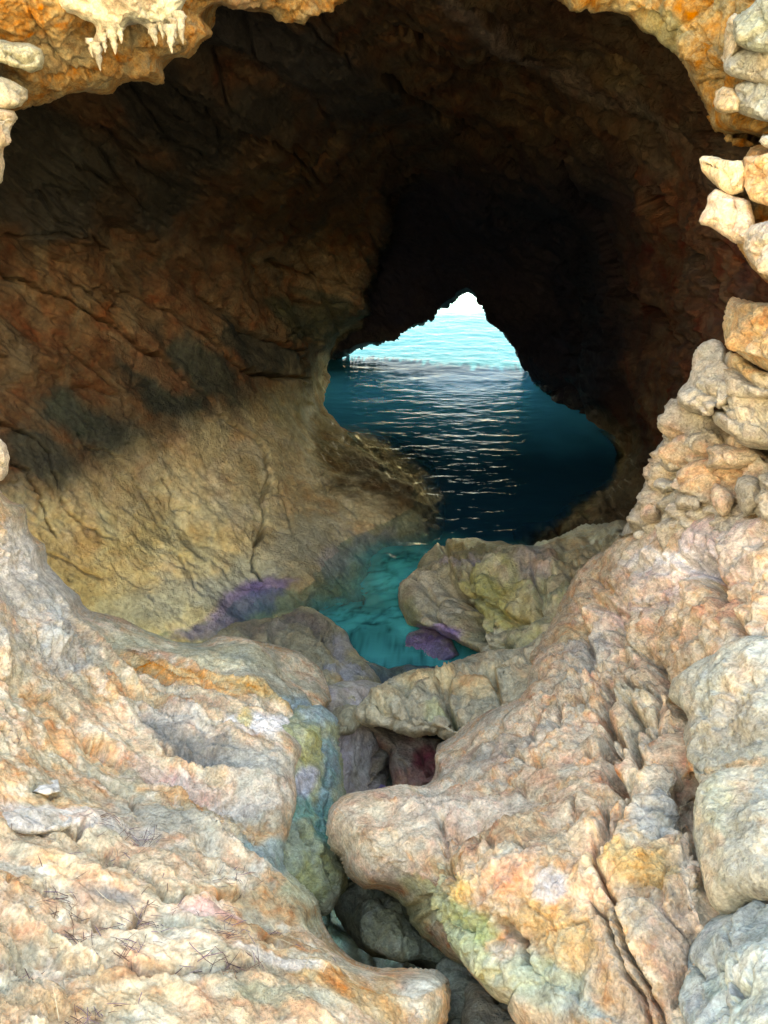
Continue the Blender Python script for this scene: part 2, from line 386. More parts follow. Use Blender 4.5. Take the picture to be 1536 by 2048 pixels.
SPLIT = [(560, 2600), (760, 1500), (900, 1130), (890, 1000), (830, 920), (740, 850), (690, 790), (668, 740), (660, 712), (672, 690), (700, 668), (730, 650), (737, 620), (735, 592), (748, 565), (762, 540),
  (772, 510), (786, 480), (792, 450), (796, 400), (830, 330), (870, 240), (930, 100), (1000, -60), (1100, -1000)]
def build_cave():
    ax = np.concatenate([np.arange(-900, -40, 30), np.arange(-40, 1580, 2.6), np.arange(1580, 2400, 30)])
    ay = np.concatenate([np.arange(-130, -20, 10), np.arange(-20, 1330, 2.6), np.arange(1330, 2600, 40)])
    gx, gy = np.meshgrid(ax, ay)
    fn, fs = tps(N_CTRL), tps(S_CTRL)
    hole = rough_poly(HOLE, 1.6, 5, 9); hd, hx, hy, _ = seg_dist(gx, gy, hole, True); hin = inside(gx, gy, hole)
    near = hin & (hd < 12)
    px = np.where(hin, hx, gx); py = np.where(hin, hy, gy)
    DN, DS = fn(px, py), fs(px, py)
    sp = rough_poly(SPLIT, 0, 1, 9)
    sd, _, _, _ = seg_dist(px, py, SPLIT); poly = [(-3000, 2600)] + SPLIT + [(-3000, -1000)]
    sd = np.where(inside(px, py, poly), sd, -sd)                      # >0 on the near wall side
    wob = fbm(np.stack([px.ravel() * .02, py.ravel() * .02, 0 * px.ravel()], -1), 4, .6, 3).reshape(px.shape)
    wid = np.interp(py, [-100, 200, 380, 440, 715, 760, 1500], [220, 160, 60, 7, 7, 40, 60])
    sd = sd + wob * np.interp(wid, [7, 200], [16, 60])
    m = sstep(-1, 1, sd / wid)
    edge = np.clip(sd / 34, 0, 1)                                      # rounded lip of the near wall
    lip = np.where((py < 720) & (py > 400) & (sd > 0), .55 * (1 - np.sqrt(np.clip(1 - (1 - edge) ** 2, 0, 1))), 0)
    D = 1 / (m / (DN + lip) + (1 - m) / DS)
    D = D + np.where(hin, np.clip(hd / 11, 0, 1) * 1.6, 0)
    P = world(px, py, D); n = grid_normals(P)
    for _ in range(3):
        n[1:-1, 1:-1] = (n[1:-1, 1:-1] * 2 + n[:-2, 1:-1] + n[2:, 1:-1] + n[1:-1, :-2] + n[1:-1, 2:]) / 6
    n /= np.maximum(np.linalg.norm(n, axis=-1, keepdims=True), 1e-9)
    use = (~hin | near).ravel(); idx = np.nonzero(use)[0]
    Q = P.reshape(-1, 3)[idx]; nn = n.reshape(-1, 3)[idx]; X = px.ravel()[idx]; Y = py.ravel()[idx]; mm = m.ravel()[idx]
    # bedding runs from the upper left down to the right, as seen on the wall
    def band(scale, stretch, seed, ang=34):
        a = math.radians(ang); u = (X * math.cos(a) + Y * math.sin(a)); v = (-X * math.sin(a) + Y * math.cos(a))
        q = np.stack([u * scale / stretch, v * scale, Q[:, 1] * .25], -1)
        q = q + .35 * fbm(Q * .8, 3, .5, seed + 9)[:, None]
        return q
    slope = sstep(690, 900, Y) * sstep(1010, 880, X)                   # the polished slope above the water
    d = .20 * fbm(Q * .55, 4, .5, 11) + .10 * (ridged(band(.011, 5, 12), 4, .55, 12) - .6) * (1 - slope * .7)
    q2 = band(.030, 2.2, 15, 48)
    d += slope * (.024 * (ridged(q2, 4, .6, 14) - .6) + .05 * fbm(Q * 2.2, 5, .6, 16) + .014 * (ridged(Q * 5, 4, .6, 19) - .6))
    d += (1 - slope) * .04 * fbm(Q * 2.6, 4, .6, 17) + (1 - mm) * .12 * (ridged(Q * .9, 5, .55, 18) - .6)
    wq = band(.011, 2.4, 71, 38) + .4 * fbm(Q * 1.4, 4, .55, 72)[:, None]
    f1, f2, _, _ = worley(wq, 73); d -= .10 * np.exp(-((f2 - f1) / .035) ** 2) * sstep(.0, .2, fbm(Q * .6, 3, .5, 74)) * (1 - slope * .6)
    st_ = fbm(band(.012, 3, 75, 36), 5, .6, 76) * 6; fr_ = st_ - np.floor(st_)
    d += (.03 * np.floor(st_) + .03 * sstep(.7, 1, fr_)) * (1 - slope * .75)
    def tr(cx0, cy0, k, pts): return [(cx0 + a * k, cy0 + b * k) for a, b in pts]
    K3 = lambda pts: tr(0, 680, .5, pts)
    K1 = lambda pts: tr(0, 0, .5, pts)
    cr = [ (K3([(520, 0), (600, 55), (690, 75), (740, 140), (800, 215), (860, 260), (885, 300), (950, 350), (1040, 400), (1060, 450), (1072, 560), (1050, 620), (1055, 740), (1020, 830), (1010, 930), (1060, 970)]), 4.5, .16),
      (K3([(820, 0), (890, 40), (960, 110), (1040, 130), (1130, 150), (1240, 150)]), 5, .22),
      (K1([(1090, 1050), (1160, 1090), (1250, 1120), (1400, 1140)]), 4.5, .18), (K1([(1190, 1180), (1250, 1215), (1330, 1240), (1380, 1225), (1440, 1240)]), 4, .14),
      (K1([(0, 1095), (100, 1130), (200, 1170), (330, 1225), (400, 1280), (465, 1295), (520, 1350), (580, 1400)]), 4, .14),
      (K1([(640, 1210), (700, 1260), (760, 1310), (830, 1350), (880, 1380)]), 3.5, .12), (K1([(830, 1190), (900, 1240), (980, 1290), (1020, 1330), (1100, 1360), (1200, 1400), (1260, 1400)]), 4.5, .2),
      (K3([(0, 330), (70, 350), (140, 400), (200, 450), (240, 600)]), 4, .12), (K3([(45, 465), (100, 520), (190, 660), (210, 740), (240, 790)]), 4, .14),
      (K3([(640, 540), (700, 660), (760, 690)]), 3, .07), (K3([(560, 580), (640, 740), (700, 800)]), 3, .05), (K3([(260, 620), (300, 700), (380, 760), (470, 790)]), 3, .06),
      (K3([(700, 830), (740, 900), (790, 1010)]), 3, .06), (K3([(330, 380), (400, 440), (520, 470)]), 3, .05),
      (K1([(330, 690), (450, 745), (530, 790), (600, 850)]), 4, .1), (K1([(560, 670), (640, 735), (720, 770)]), 3.5, .08), (K1([(640, 430), (760, 470), (900, 490), (1000, 520), (1080, 570)]), 5, .12),
      (K1([(830, 420), (835, 480), (870, 520), (880, 620)]), 3.5, .08), (K1([(640, 560), (760, 600), (840, 650)]), 3.5, .08), (K1([(1000, 520), (1090, 560), (1200, 640), (1300, 740)]), 6, .12),
      (K1([(260, 790), (280, 830), (300, 870)]), 3, .06), (K1([(0, 960), (220, 940), (380, 960), (470, 1030)]), 4, .08), (K1([(950, 1000), (1050, 1080), (1120, 1150)]), 3, .06),
      ([(768, 150), (880, 230), (1000, 300), (1100, 400)], 9, .25), ([(770, 60), (850, 105), (960, 165), (1060, 215), (1200, 310)], 7, .22), ([(1205, 275), (1260, 350), (1330, 440), (1400, 520), (1460, 620)], 13, .45),
      ([(1165, 55), (1230, 75), (1300, 110)], 6, .14), ([(1170, 105), (1250, 150), (1340, 200)], 6, .14), ([(950, 10), (1010, 60), (1100, 110), (1210, 160), (1290, 200)], 7, .16),
      ([(1180, 420), (1230, 560), (1290, 640), (1340, 690)], 9, .25), ([(1100, 300), (1200, 480), (1240, 600)], 9, .2)]
    d = carve(X, Y, d, [(a, b * .62, c * 1.3) for a, b, c in cr], 1)
    Q = Q + nn * d[:, None]
    # tints
    up_shade = .14; TAN = (.50, .44, .28); SL = (.38, .33, .20); LICH = (.08, .105, .09); BRN = (.25, .155, .09); BRN2 = (.36, .22, .12); BLK = (.07, .07, .065); RUST = (.065, .03, .017)
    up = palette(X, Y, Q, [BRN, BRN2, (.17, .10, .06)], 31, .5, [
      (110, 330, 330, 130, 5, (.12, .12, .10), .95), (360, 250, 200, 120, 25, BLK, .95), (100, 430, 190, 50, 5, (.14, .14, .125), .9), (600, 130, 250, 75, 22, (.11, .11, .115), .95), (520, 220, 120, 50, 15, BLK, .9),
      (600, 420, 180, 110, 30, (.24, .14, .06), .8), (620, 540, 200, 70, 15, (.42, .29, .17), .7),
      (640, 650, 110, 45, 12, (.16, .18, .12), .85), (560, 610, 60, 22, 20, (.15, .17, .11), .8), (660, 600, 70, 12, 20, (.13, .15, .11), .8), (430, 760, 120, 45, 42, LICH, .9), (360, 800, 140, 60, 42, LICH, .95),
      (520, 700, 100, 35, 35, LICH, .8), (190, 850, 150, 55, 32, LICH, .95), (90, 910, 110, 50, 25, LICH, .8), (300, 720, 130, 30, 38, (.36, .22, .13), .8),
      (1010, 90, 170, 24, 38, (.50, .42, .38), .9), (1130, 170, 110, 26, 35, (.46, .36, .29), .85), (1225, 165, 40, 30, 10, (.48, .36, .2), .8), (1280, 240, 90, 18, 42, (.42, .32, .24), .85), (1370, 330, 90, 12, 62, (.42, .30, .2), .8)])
    up = up * up_shade * (1 + 2.2 * sstep(420, 640, Y)[:, None] * sstep(1000, 700, X)[:, None])  # roof tint dimmed for the low light there, brighter down the left wall
    low = palette(X, Y, Q, [TAN, SL, (.47, .42, .30)], 41, .9, [
      (150, 1120, 190, 60, 10, (.38, .29, .15), .55), (600, 1000, 70, 40, 30, (.36, .26, .13), .5), (330, 1080, 240, 40, 10, (.44, .37, .19), .5), (420, 1190, 260, 60, -12, (.36, .38, .32), .75), (560, 1120, 160, 60, -25, (.42, .44, .36), .5),
      (620, 800, 40, 120, -5, (.28, .22, .10), .7), (690, 860, 80, 150, -22, (.17, .13, .06), .95), (790, 970, 120, 70, 30, (.10, .075, .04), .97), (500, 760, 150, 50, 35, (.30, .27, .15), .8), (480, 1212, 170, 34, -22, (.25, .20, .34), .8), (550, 1175, 90, 16, -12, (.24, .18, .36), .7), (400, 1265, 110, 30, -10, (.22, .18, .31), .85), (700, 1110, 120, 40, -30, (.34, .33, .34), .8)])
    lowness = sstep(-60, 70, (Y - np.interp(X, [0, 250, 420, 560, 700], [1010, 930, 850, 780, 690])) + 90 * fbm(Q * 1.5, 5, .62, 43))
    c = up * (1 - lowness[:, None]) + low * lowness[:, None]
    far = palette(X, Y, Q, [(.007, .007, .013), (.012, .010, .014)], 51, .6)  # darkness of the unlit tunnel put into the tint, with a blue cast
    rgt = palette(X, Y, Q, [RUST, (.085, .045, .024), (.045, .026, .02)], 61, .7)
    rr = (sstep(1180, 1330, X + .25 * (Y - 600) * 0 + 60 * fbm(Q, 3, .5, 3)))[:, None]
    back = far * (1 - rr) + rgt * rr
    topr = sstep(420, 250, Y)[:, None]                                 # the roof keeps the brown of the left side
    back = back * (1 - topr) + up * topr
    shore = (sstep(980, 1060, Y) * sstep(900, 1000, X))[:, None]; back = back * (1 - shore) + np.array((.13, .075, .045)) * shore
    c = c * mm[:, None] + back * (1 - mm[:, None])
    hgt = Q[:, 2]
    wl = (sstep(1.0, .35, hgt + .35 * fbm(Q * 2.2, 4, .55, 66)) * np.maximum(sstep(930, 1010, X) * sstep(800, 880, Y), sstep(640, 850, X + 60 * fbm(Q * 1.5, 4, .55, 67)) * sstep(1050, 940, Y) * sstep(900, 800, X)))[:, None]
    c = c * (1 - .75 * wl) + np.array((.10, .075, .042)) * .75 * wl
    wet = sstep(.9, .05, hgt) * .9; wet = np.maximum(wet, .3 * lowness * mm); stk = .95 * sstep(.80, .93, ridged(band(.05, 9, 95, 50), 3, .5, 96)); nw = np.maximum(wl[:, 0], sstep(610, 650, X) * sstep(900, 820, X) * sstep(700, 730, Y) * sstep(1040, 1000, Y)); wet = wet * (1 - nw) + stk * nw
    remap = np.full(gx.size, -1); remap[idx] = np.arange(len(idx)); g = remap.reshape(gx.shape)
    F = np.stack([g[:-1, :-1], g[1:, :-1], g[1:, 1:], g[:-1, 1:]], -1).reshape(-1, 4); F = F[(F >= 0).all(1)]
    FX, FY = X[F], Y[F]; F = F[(np.ptp(FX, 1) < 60) & (np.ptp(FY, 1) < 60) & ~(((np.ptp(FX, 1) > 17) | (np.ptp(FY, 1) > 17)) & (np.abs(FX[:, 0] - 900) < 300) & (np.abs(FY[:, 0] - 700) < 180))]
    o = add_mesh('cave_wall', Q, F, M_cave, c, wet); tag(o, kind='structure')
    return ax, ay, D
cave_ax, cave_ay, cave_D = build_cave()

# hillside out of view above the cave mouth, added to block the sun beyond
def build_hill_blocker():
    rim = [(-820, 2100, 1.9), (-860, 1500, 2.6), (-860, 900, 3.1), (-780, 300, 3.5), (-500, -60, 3.9), (100, -100, 4.1), (700, -90, 4.6), (1200, -95, 4.3), (1700, -60, 3.8), (2150, 200, 3.2), (2330, 700, 2.8), (2330, 1500, 2.5), (2300, 2100, 1.9)]
    r = np.array(rim, float); t = np.linspace(0, len(r) - 1, 260); R = np.stack([np.interp(t, np.arange(len(r)), r[:, k]) for k in range(3)], -1)
    B = world(R[:, 0], R[:, 1], R[:, 2]); rows = []
    for k, s in enumerate(np.linspace(-.04, 1, 60)):
        o = B.copy(); hx = B[:, 0]; hy = B[:, 1]; L = np.hypot(hx, hy) + .01
        o[:, 0] += hx / L * 8 * s; o[:, 1] += (hy / L * 7.0) * s; o[:, 2] = B[:, 2] + (12.5 + (5 - B[:, 2]) * .8) * max(s, 0) ** .8 * (.35 + .65 * sstep(-1, 4, hy))
        rows.append(o)
    G = np.stack(rows); n = grid_normals(G); f = G.reshape(-1, 3)
    f = f + n.reshape(-1, 3) * (.5 * fbm(f * .5, 5, .55, 71) + .25 * ridged(f * 1.1, 4, .5, 72))[:, None]
    nr, nc = G.shape[:2]; g = np.arange(nr * nc).reshape(nr, nc)
    F = np.stack([g[:-1, :-1], g[:-1, 1:], g[1:, 1:], g[1:, :-1]], -1).reshape(-1, 4)
    c = palette(f[:, 0], f[:, 1], f, [CREAM, GREYR, OCHRE], 73, .5)
    tag(add_mesh('hillside_blocker', f, F, M_mid, c, np.zeros(len(f))), kind='structure')
    # rocky ground the photographer stands on, running back to a bank added behind the camera to shade the roof
    xs = np.linspace(-14, 14, 160); ys = np.linspace(-14, 1.0, 110); X, Y = np.meshgrid(xs, ys)
    Z = 2.35 + 8.5 * sstep(-1.2, -8, Y) - .35 * sstep(-.6, 1.0, Y) + .02 * X ** 2
    f = np.stack([X, Y, Z], -1).reshape(-1, 3); f[:, 2] += .35 * fbm(f * .6, 5, .55, 75) - .15
    g = np.arange(len(f)).reshape(X.shape); F = np.stack([g[:-1, :-1], g[:-1, 1:], g[1:, 1:], g[1:, :-1]], -1).reshape(-1, 4)
    c = palette(f[:, 0], f[:, 1], f, [CREAM, PALE, OCHRE], 76, .7)
    tag(add_mesh('ground', f, F, M_mid, c, np.zeros(len(f))), kind='structure')
build_hill_blocker()

# ================================================================== SEA
def build_sea():
    def axis(segs):
        out = []
        for a, b, st in segs: out.append(np.arange(a, b, st))
        return np.concatenate(out + [[segs[-1][1]]])
    xs = np.concatenate([-np.geomspace(1500, 8, 34), axis([(-7.8, -4, .2), (-4, 4.6, .026), (4.6, 9, .2)]), np.geomspace(9.3, 1500, 34)])
    ys = np.concatenate([axis([(2, 5.5, .15), (5.5, 12, .026), (12, 24, .05), (24, 60, .4)]), np.geomspace(61, 4000, 40)])
    X, Y = np.meshgrid(xs, ys); f = np.stack([X, Y, 0 * X], -1).reshape(-1, 3); x, y = f[:, 0], f[:, 1]
    px, py, D = pixel(f)
    near = sstep(60, 20, y) * sstep(9, 5, np.abs(x))
    inner = sstep(17, 13, y)
    q = np.stack([x * .6, y * 2.6, 0 * x], -1) + .25 * fbm(np.stack([x * .7, y * .7, 0 * x], -1), 3, .5, 80)[:, None]
    sw = np.stack([x * 2.3, y * 6.8, 0 * x + 3], -1); sw2 = np.stack([x * 5, y * 14, 0 * x + 5], -1)
    swirl = np.stack([x * 2.2, y * 2.6, 0 * x + 9], -1) + .9 * fbm(np.stack([x, y, 0 * x], -1), 3, .5, 86)[:, None]
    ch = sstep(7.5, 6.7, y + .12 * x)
    z = (.016 * fbm(q, 3, .55, 81) + .019 * fbm(sw, 3, .55, 82) + .007 * fbm(sw2, 2, .5, 83)) * (1 - .3 * sstep(10.5, 12.5, y)) + ch * (.035 * ridged(swirl * 1.5, 3, .55, 84) + .014 * ridged(swirl * 4.5, 3, .5, 92))
    z = z * near + (1 - near) * .05 * fbm(f * np.array([.2, .5, 1]), 3, .5, 85) * sstep(900, 60, np.hypot(x, y))
    f[:, 2] = z
    # how far the bed lies behind the surface
    ix = np.clip(np.searchsorted(cave_ax, px), 0, len(cave_ax) - 1); iy = np.clip(np.searchsorted(cave_ay, py), 0, len(cave_ay) - 1)
    bed = cave_D[iy, ix]; dep = np.clip(bed - D, 0, 9); dep = np.where((px < -40) | (px > 1580) | (py < 560), 9, dep)
    clear = np.exp(-dep / (1.1 - .98 * sstep(820, 920, px))) * sstep(10.6, 9.6, y); clear = clear * (1 - sstep(690, 800, px) * sstep(1060, 1130, py)) * (1 - sstep(600, 680, px) * sstep(1190, 1240, py))
    g = np.arange(len(f)).reshape(X.shape); F = np.stack([g[:-1, :-1], g[:-1, 1:], g[1:, 1:], g[1:, :-1]], -1).reshape(-1, 4)
    m = bpy.data.materials.new('sea_water'); m.use_nodes = True; t = m.node_tree; N = t.nodes; L = t.links; N.clear()
    out = N.new('ShaderNodeOutputMaterial'); tc = N.new('ShaderNodeTexCoord')
    at = N.new('ShaderNodeAttribute'); at.attribute_name = 'tint'; wt = N.new('ShaderNodeAttribute'); wt.attribute_name = 'wet'
    mp = N.new('ShaderNodeMapping'); mp.inputs['Scale'].default_value = (7, 20, 1); L.new(tc.outputs['Object'], mp.inputs[0])
    n1 = N.new('ShaderNodeTexNoise'); n1.inputs['Scale'].default_value = 1; n1.inputs['Detail'].default_value = 3; n1.inputs['Distortion'].default_value = .6; L.new(mp.outputs[0], n1.inputs[0])
    bp = N.new('ShaderNodeBump'); bp.inputs['Distance'].default_value = .006; L.new(n1.outputs[0], bp.inputs['Height'])
    df = N.new('ShaderNodeBsdfDiffuse'); L.new(at.outputs['Color'], df.inputs[0]); L.new(bp.outputs[0], df.inputs['Normal'])
    tp = N.new('ShaderNodeBsdfTransparent'); tp.inputs[0].default_value = (.88, .97, .96, 1)
    mx = N.new('ShaderNodeMixShader'); L.new(wt.outputs['Fac'], mx.inputs[0]); L.new(df.outputs[0], mx.inputs[1]); L.new(tp.outputs[0], mx.inputs[2])
    gl = N.new('ShaderNodeBsdfGlossy'); gl.inputs['Roughness'].default_value = .025; L.new(bp.outputs[0], gl.inputs['Normal'])
    fr = N.new('ShaderNodeFresnel'); fr.inputs[0].default_value = 1.34; L.new(bp.outputs[0], fr.inputs['Normal'])
    mg = N.new('ShaderNodeMixShader'); fm = N.new('ShaderNodeMath'); fm.operation = 'MULTIPLY'; fm.inputs[1].default_value = .3; L.new(fr.outputs[0], fm.inputs[0]); L.new(fm.outputs[0], mg.inputs[0]); L.new(mx.outputs[0], mg.inputs[1]); L.new(gl.outputs[0], mg.inputs[2])
    L.new(mg.outputs[0], out.inputs[0])
    deep = np.array((.001, .03, .055)); teal = np.array((.002, .36, .37)); outer = np.array((.0, .055, .075)); arch_glow = np.array((.0, .34, .60))  # cave dimness and the glow of water at the arch put into these tints
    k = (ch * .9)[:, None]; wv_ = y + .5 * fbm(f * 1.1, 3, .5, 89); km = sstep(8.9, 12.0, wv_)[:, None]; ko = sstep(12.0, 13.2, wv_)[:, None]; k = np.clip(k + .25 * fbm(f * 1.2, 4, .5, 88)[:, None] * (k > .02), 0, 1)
    c = deep * (1 - k) + teal * k; c = c * (1 - km) + arch_glow * km; c = c * (1 - ko) + outer * ko; kp = sstep(16.6, 18.4, y + .8 * fbm(f * .6, 3, .5, 90))[:, None]; c = c * (1 - kp) + np.array((.30, .62, .62)) * kp; c = c * (1 - ch * .7 * sstep(.45, .95, ridged(swirl * 1.9, 5, .62, 91)) + ch * .9 * fbm(swirl, 3, .5, 93))[:, None]  # pale shallows far out, whitened to stand in for glare
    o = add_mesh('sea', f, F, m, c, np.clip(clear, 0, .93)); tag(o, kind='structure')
build_sea()

# ================================================================== ROCKS
def C6(pts): return [(768 + a * .5, 1350 + b * .5) for a, b in pts]
def C5(pts): return [(a * .5, 1350 + b * .5) for a, b in pts]
NB = 'foreground_rock'
# left shelf in the foreground
SH = ((.66, .50, .34), (.64, .40, .20), (.42, .40, .30), (.74, .64, .50))
mass('rock_shelf', [(-500, 860), (0, 975), (22, 1000), (48, 1012), (60, 1060), (88, 1090), (92, 1128), (130, 1160), (165, 1190), (175, 1212), (225, 1228), (262, 1245), (300, 1262), (345, 1278), (400, 1281), (432, 1262),
   (480, 1266), (540, 1284), (600, 1305), (640, 1345), (662, 1400), (640, 1450), (590, 1452), (578, 1480), (592, 1500), (584, 1535), (592, 1590), (580, 1650), (566, 1700), (568, 1728), (600, 1765), (640, 1800), (655, 1840), (680, 1880),
   (712, 1908), (760, 1925), (820, 1928), (872, 1940), (893, 1962), (898, 2000), (885, 2100), (880, 2400), (880, 2900), (-900, 2900), (-900, 1500)],
   [(0, 1000, 3.65), (100, 1150, 3.9), (300, 1280, 4.2), (500, 1290, 4.45), (640, 1400, 4.3), (0, 1300, 3.05), (300, 1400, 3.5), (580, 1480, 3.45), (0, 1600, 2.35), (300, 1650, 2.5), (570, 1700, 2.75), (0, 1900, 1.8), (300, 1900, 1.9), (650, 1860, 2.15),
    (850, 1980, 1.95), (0, 2100, 1.5), (400, 2200, 1.5), (850, 2200, 1.6), (-400, 1000, 3.1), (-400, 1600, 1.95), (-400, 2300, 1.2), (400, 2900, 1.0), (-900, 2900, .9)],
   [('fbm', .17, 1.1, 3), ('grain', .125, 2.3, 5, -28), ('grain', .05, 7, 4.0, -34), ('fbm', .03, 5, 3), ('flake', .022, 3.0), ('grain', .014, 24, 2.5, -30)],
   SH, 101, M_near, 'broad sloping cream and orange rock shelf with pine needles on it', 'rock shelf', step=2.5, rw=60, R=.22, skirt=1.5, sc_=1.6,
   blobs=[(60, 1180, 130, 150, 50, (.50, .52, .50), .8), (30, 1110, 60, 60, 0, (.74, .72, .68), .8), (120, 1290, 90, 60, 40, (.40, .45, .45), .7), (420, 1300, 200, 26, 12, (.44, .46, .32), .7), (380, 1345, 230, 22, 18, ORANGE, .75),
     (560, 1370, 120, 26, 32, (.40, .42, .33), .8), (540, 1395, 90, 16, 30, (.62, .40, .16), .8), (610, 1420, 60, 24, 40, (.24, .34, .36), .85), (540, 1452, 90, 30, 8, WHITE, .8), (350, 1440, 90, 26, 10, (.52, .50, .45), .8), (490, 1438, 18, 22, 0, (.70, .56, .26), .9), (420, 1490, 140, 22, 22, (.20, .21, .20), .85),
     (400, 1550, 160, 26, 20, PINK, .7), (530, 1560, 90, 80, 20, (.47, .48, .43), .6), (370, 1640, 200, 34, 25, (.30, .37, .35), .6), (530, 1700, 60, 40, 40, (.24, .38, .38), .85), (100, 1640, 170, 22, 5, (.60, .60, .60), .5), (30, 1760, 120, 34, 12, (.52, .60, .56), .5),
     (620, 1800, 70, 30, 45, (.46, .53, .36), .7), (480, 1800, 200, 22, 4, (.50, .33, .17), .75), (440, 1850, 120, 26, 8, PINK, .7), (560, 1880, 160, 22, 0, (.48, .32, .17), .8), (700, 1965, 170, 40, 4, (.58, .36, .15), .8), (540, 1945, 120, 14, 4, (.70, .66, .60), .8), (850, 1955, 70, 20, 0, (.44, .50, .46), .7),
     (200, 2010, 220, 34, 0, (.66, .45, .25), .75), (260, 1965, 160, 18, 2, (.45, .31, .18), .8), (540, 2010, 150, 18, 0, (.36, .42, .32), .6), (200, 1800, 90, 22, 8, (.30, .25, .19), .7), (225, 1800, 50, 14, 8, (.25, .24, .22), .8), (130, 1700, 180, 40, 15, (.60, .47, .31), .7)],
   cracks=[(p_, w_, d_ * 1.9) for p_, w_, d_ in [(C5([(0, 120), (60, 175), (100, 210)]), 4, .03), (C5([(0, 240), (50, 280), (110, 290)]), 4, .03), (C5([(110, 470), (180, 480), (240, 470)]), 4, .035), (C5([(230, 640), (300, 650), (360, 610)]), 6, .05), (C5([(0, 590), (40, 610), (120, 640), (180, 650)]), 5, .04),
     (C5([(300, 960), (360, 980), (420, 1020), (520, 1030), (560, 960)]), 6, .05), (C5([(640, 920), (760, 910), (900, 900), (1000, 870)]), 6, .03), (C5([(400, 700), (520, 780), (600, 830), (650, 910)]), 6, .04), (C5([(0, 905), (140, 890), (240, 920)]), 5, .035),
     (C5([(500, 1180), (620, 1230), (740, 1245), (900, 1240), (1040, 1235)]), 7, .04), (C5([(640, 1010), (760, 1060), (880, 1080), (1060, 1100), (1150, 1110)]), 7, .035), (C5([(0, 1195), (300, 1195), (480, 1200), (620, 1230)]), 6, .03),
     (C5([(500, 600), (640, 690), (760, 760), (880, 800)]), 5, .03), (C5([(300, 290), (420, 350), (540, 430), (560, 520)]), 5, .04), (C5([(640, 240), (760, 290), (900, 330)]), 9, .06), (C5([(0, 20), (100, 70), (200, 95), (300, 170), (400, 250), (520, 300)]), 5, .05)]])
# mossy face under the shelf's edge
mass('mossy_ledge', [(560, 1440), (600, 1410), (640, 1415), (668, 1440), (680, 1490), (692, 1550), (690, 1620), (694, 1700), (684, 1760), (668, 1800), (652, 1825), (610, 1800), (560, 1760), (520, 1700), (520, 1500)],
   [(600, 1430, 3.75), (660, 1450, 3.9), (600, 1600, 3.25), (680, 1600, 3.5), (600, 1760, 2.95), (675, 1770, 3.1), (540, 1600, 3.1)],
   [('fbm', .12, 2.2, 4), ('ridge', .04, 4, 4), ('fbm', .02, 14, 3)], ((.34, .37, .22), (.26, .32, .24), (.42, .42, .28)), 102, M_near, 'blue green and mossy rock face dropping into the crevice beside the cream shelf', 'rock', rw=34, R=.16, skirt=1.3, sc_=2.5,
   blobs=[(650, 1430, 50, 30, 0, (.30, .42, .44), .9), (625, 1490, 30, 45, 0, (.40, .40, .16), .75), (660, 1560, 22, 110, 0, (.16, .32, .36), .8), (600, 1620, 40, 36, 0, (.14, .34, .33), .85), (650, 1660, 30, 60, 0, (.10, .32, .32), .85), (610, 1560, 26, 26, 0, (.34, .34, .44), .7), (620, 1740, 50, 50, 0, (.32, .33, .15), .85)],
   cracks=[([(600, 1640), (612, 1690), (640, 1730), (650, 1790)], 4, .05), ([(640, 1450), (655, 1520), (665, 1620), (672, 1700)], 4, .05)])
# wet rock standing in the water behind the shelf
mass('wet_rock', [(420, 1290), (445, 1255), (470, 1240), (520, 1234), (560, 1232), (590, 1214), (604, 1209), (625, 1218), (645, 1234), (672, 1252), (690, 1268), (704, 1290), (716, 1312), (740, 1332), (766, 1356), (772, 1400), (740, 1450), (660, 1480), (560, 1440), (440, 1360)],
   [(600, 1220, 6.55), (700, 1290, 6.4), (760, 1360, 5.9), (480, 1245, 6.2), (600, 1310, 5.7), (700, 1390, 5.1), (500, 1380, 5.1)],
   [('fbm', .14, 1.8, 4), ('knob', .07, 3.4), ('ridge', .08, 4, 5), ('flake', .04, 3), ('fissure', .06, 4, .06)], ((.40, .37, .25), (.30, .29, .22), (.48, .42, .28)), 103, M_mid, 'wet brown rock at the water edge with dark specks, behind the cream shelf', 'rock', rw=22, R=.2, skirt=.9, wet=.6, sc_=1.8,
   blobs=[(600, 1240, 60, 20, 20, (.18, .15, .16), .7), (520, 1250, 60, 16, 0, (.20, .17, .16), .6), (690, 1290, 26, 30, 30, (.40, .40, .46), .7), (690, 1340, 50, 14, 10, (.36, .38, .46), .7), (700, 1365, 60, 18, 20, (.60, .42, .20), .6)],
   cracks=[([(590, 1220), (620, 1250), (650, 1290)], 4, .07), ([(520, 1260), (570, 1290), (610, 1340)], 4, .07)])
# pale smooth column beside the crevice
mass('grey_column_rock', [(640, 1380), (680, 1358), (730, 1352), (770, 1362), (800, 1400), (790, 1470), (786, 1540), (770, 1600), (740, 1650), (690, 1680), (660, 1640), (640, 1500)],
   [(660, 1380, 4.9), (760, 1370, 5.3), (700, 1450, 4.75), (770, 1500, 5.1), (700, 1600, 4.5), (760, 1600, 4.9)],
   [('fbm', .12, 1.6, 4), ('ridge', .03, 4, 4), ('fbm', .02, 12, 3)], ((.46, .42, .38), (.42, .38, .40), (.40, .37, .30)), 104, M_mid, 'smooth lilac grey rock column leading down into the crevice', 'rock', rw=30, R=.2, skirt=.8, sc_=1.4,
   cracks=[([(735, 1440), (760, 1500), (740, 1560)], 4, .05), ([(700, 1640), (740, 1570), (780, 1530)], 4, .06)])
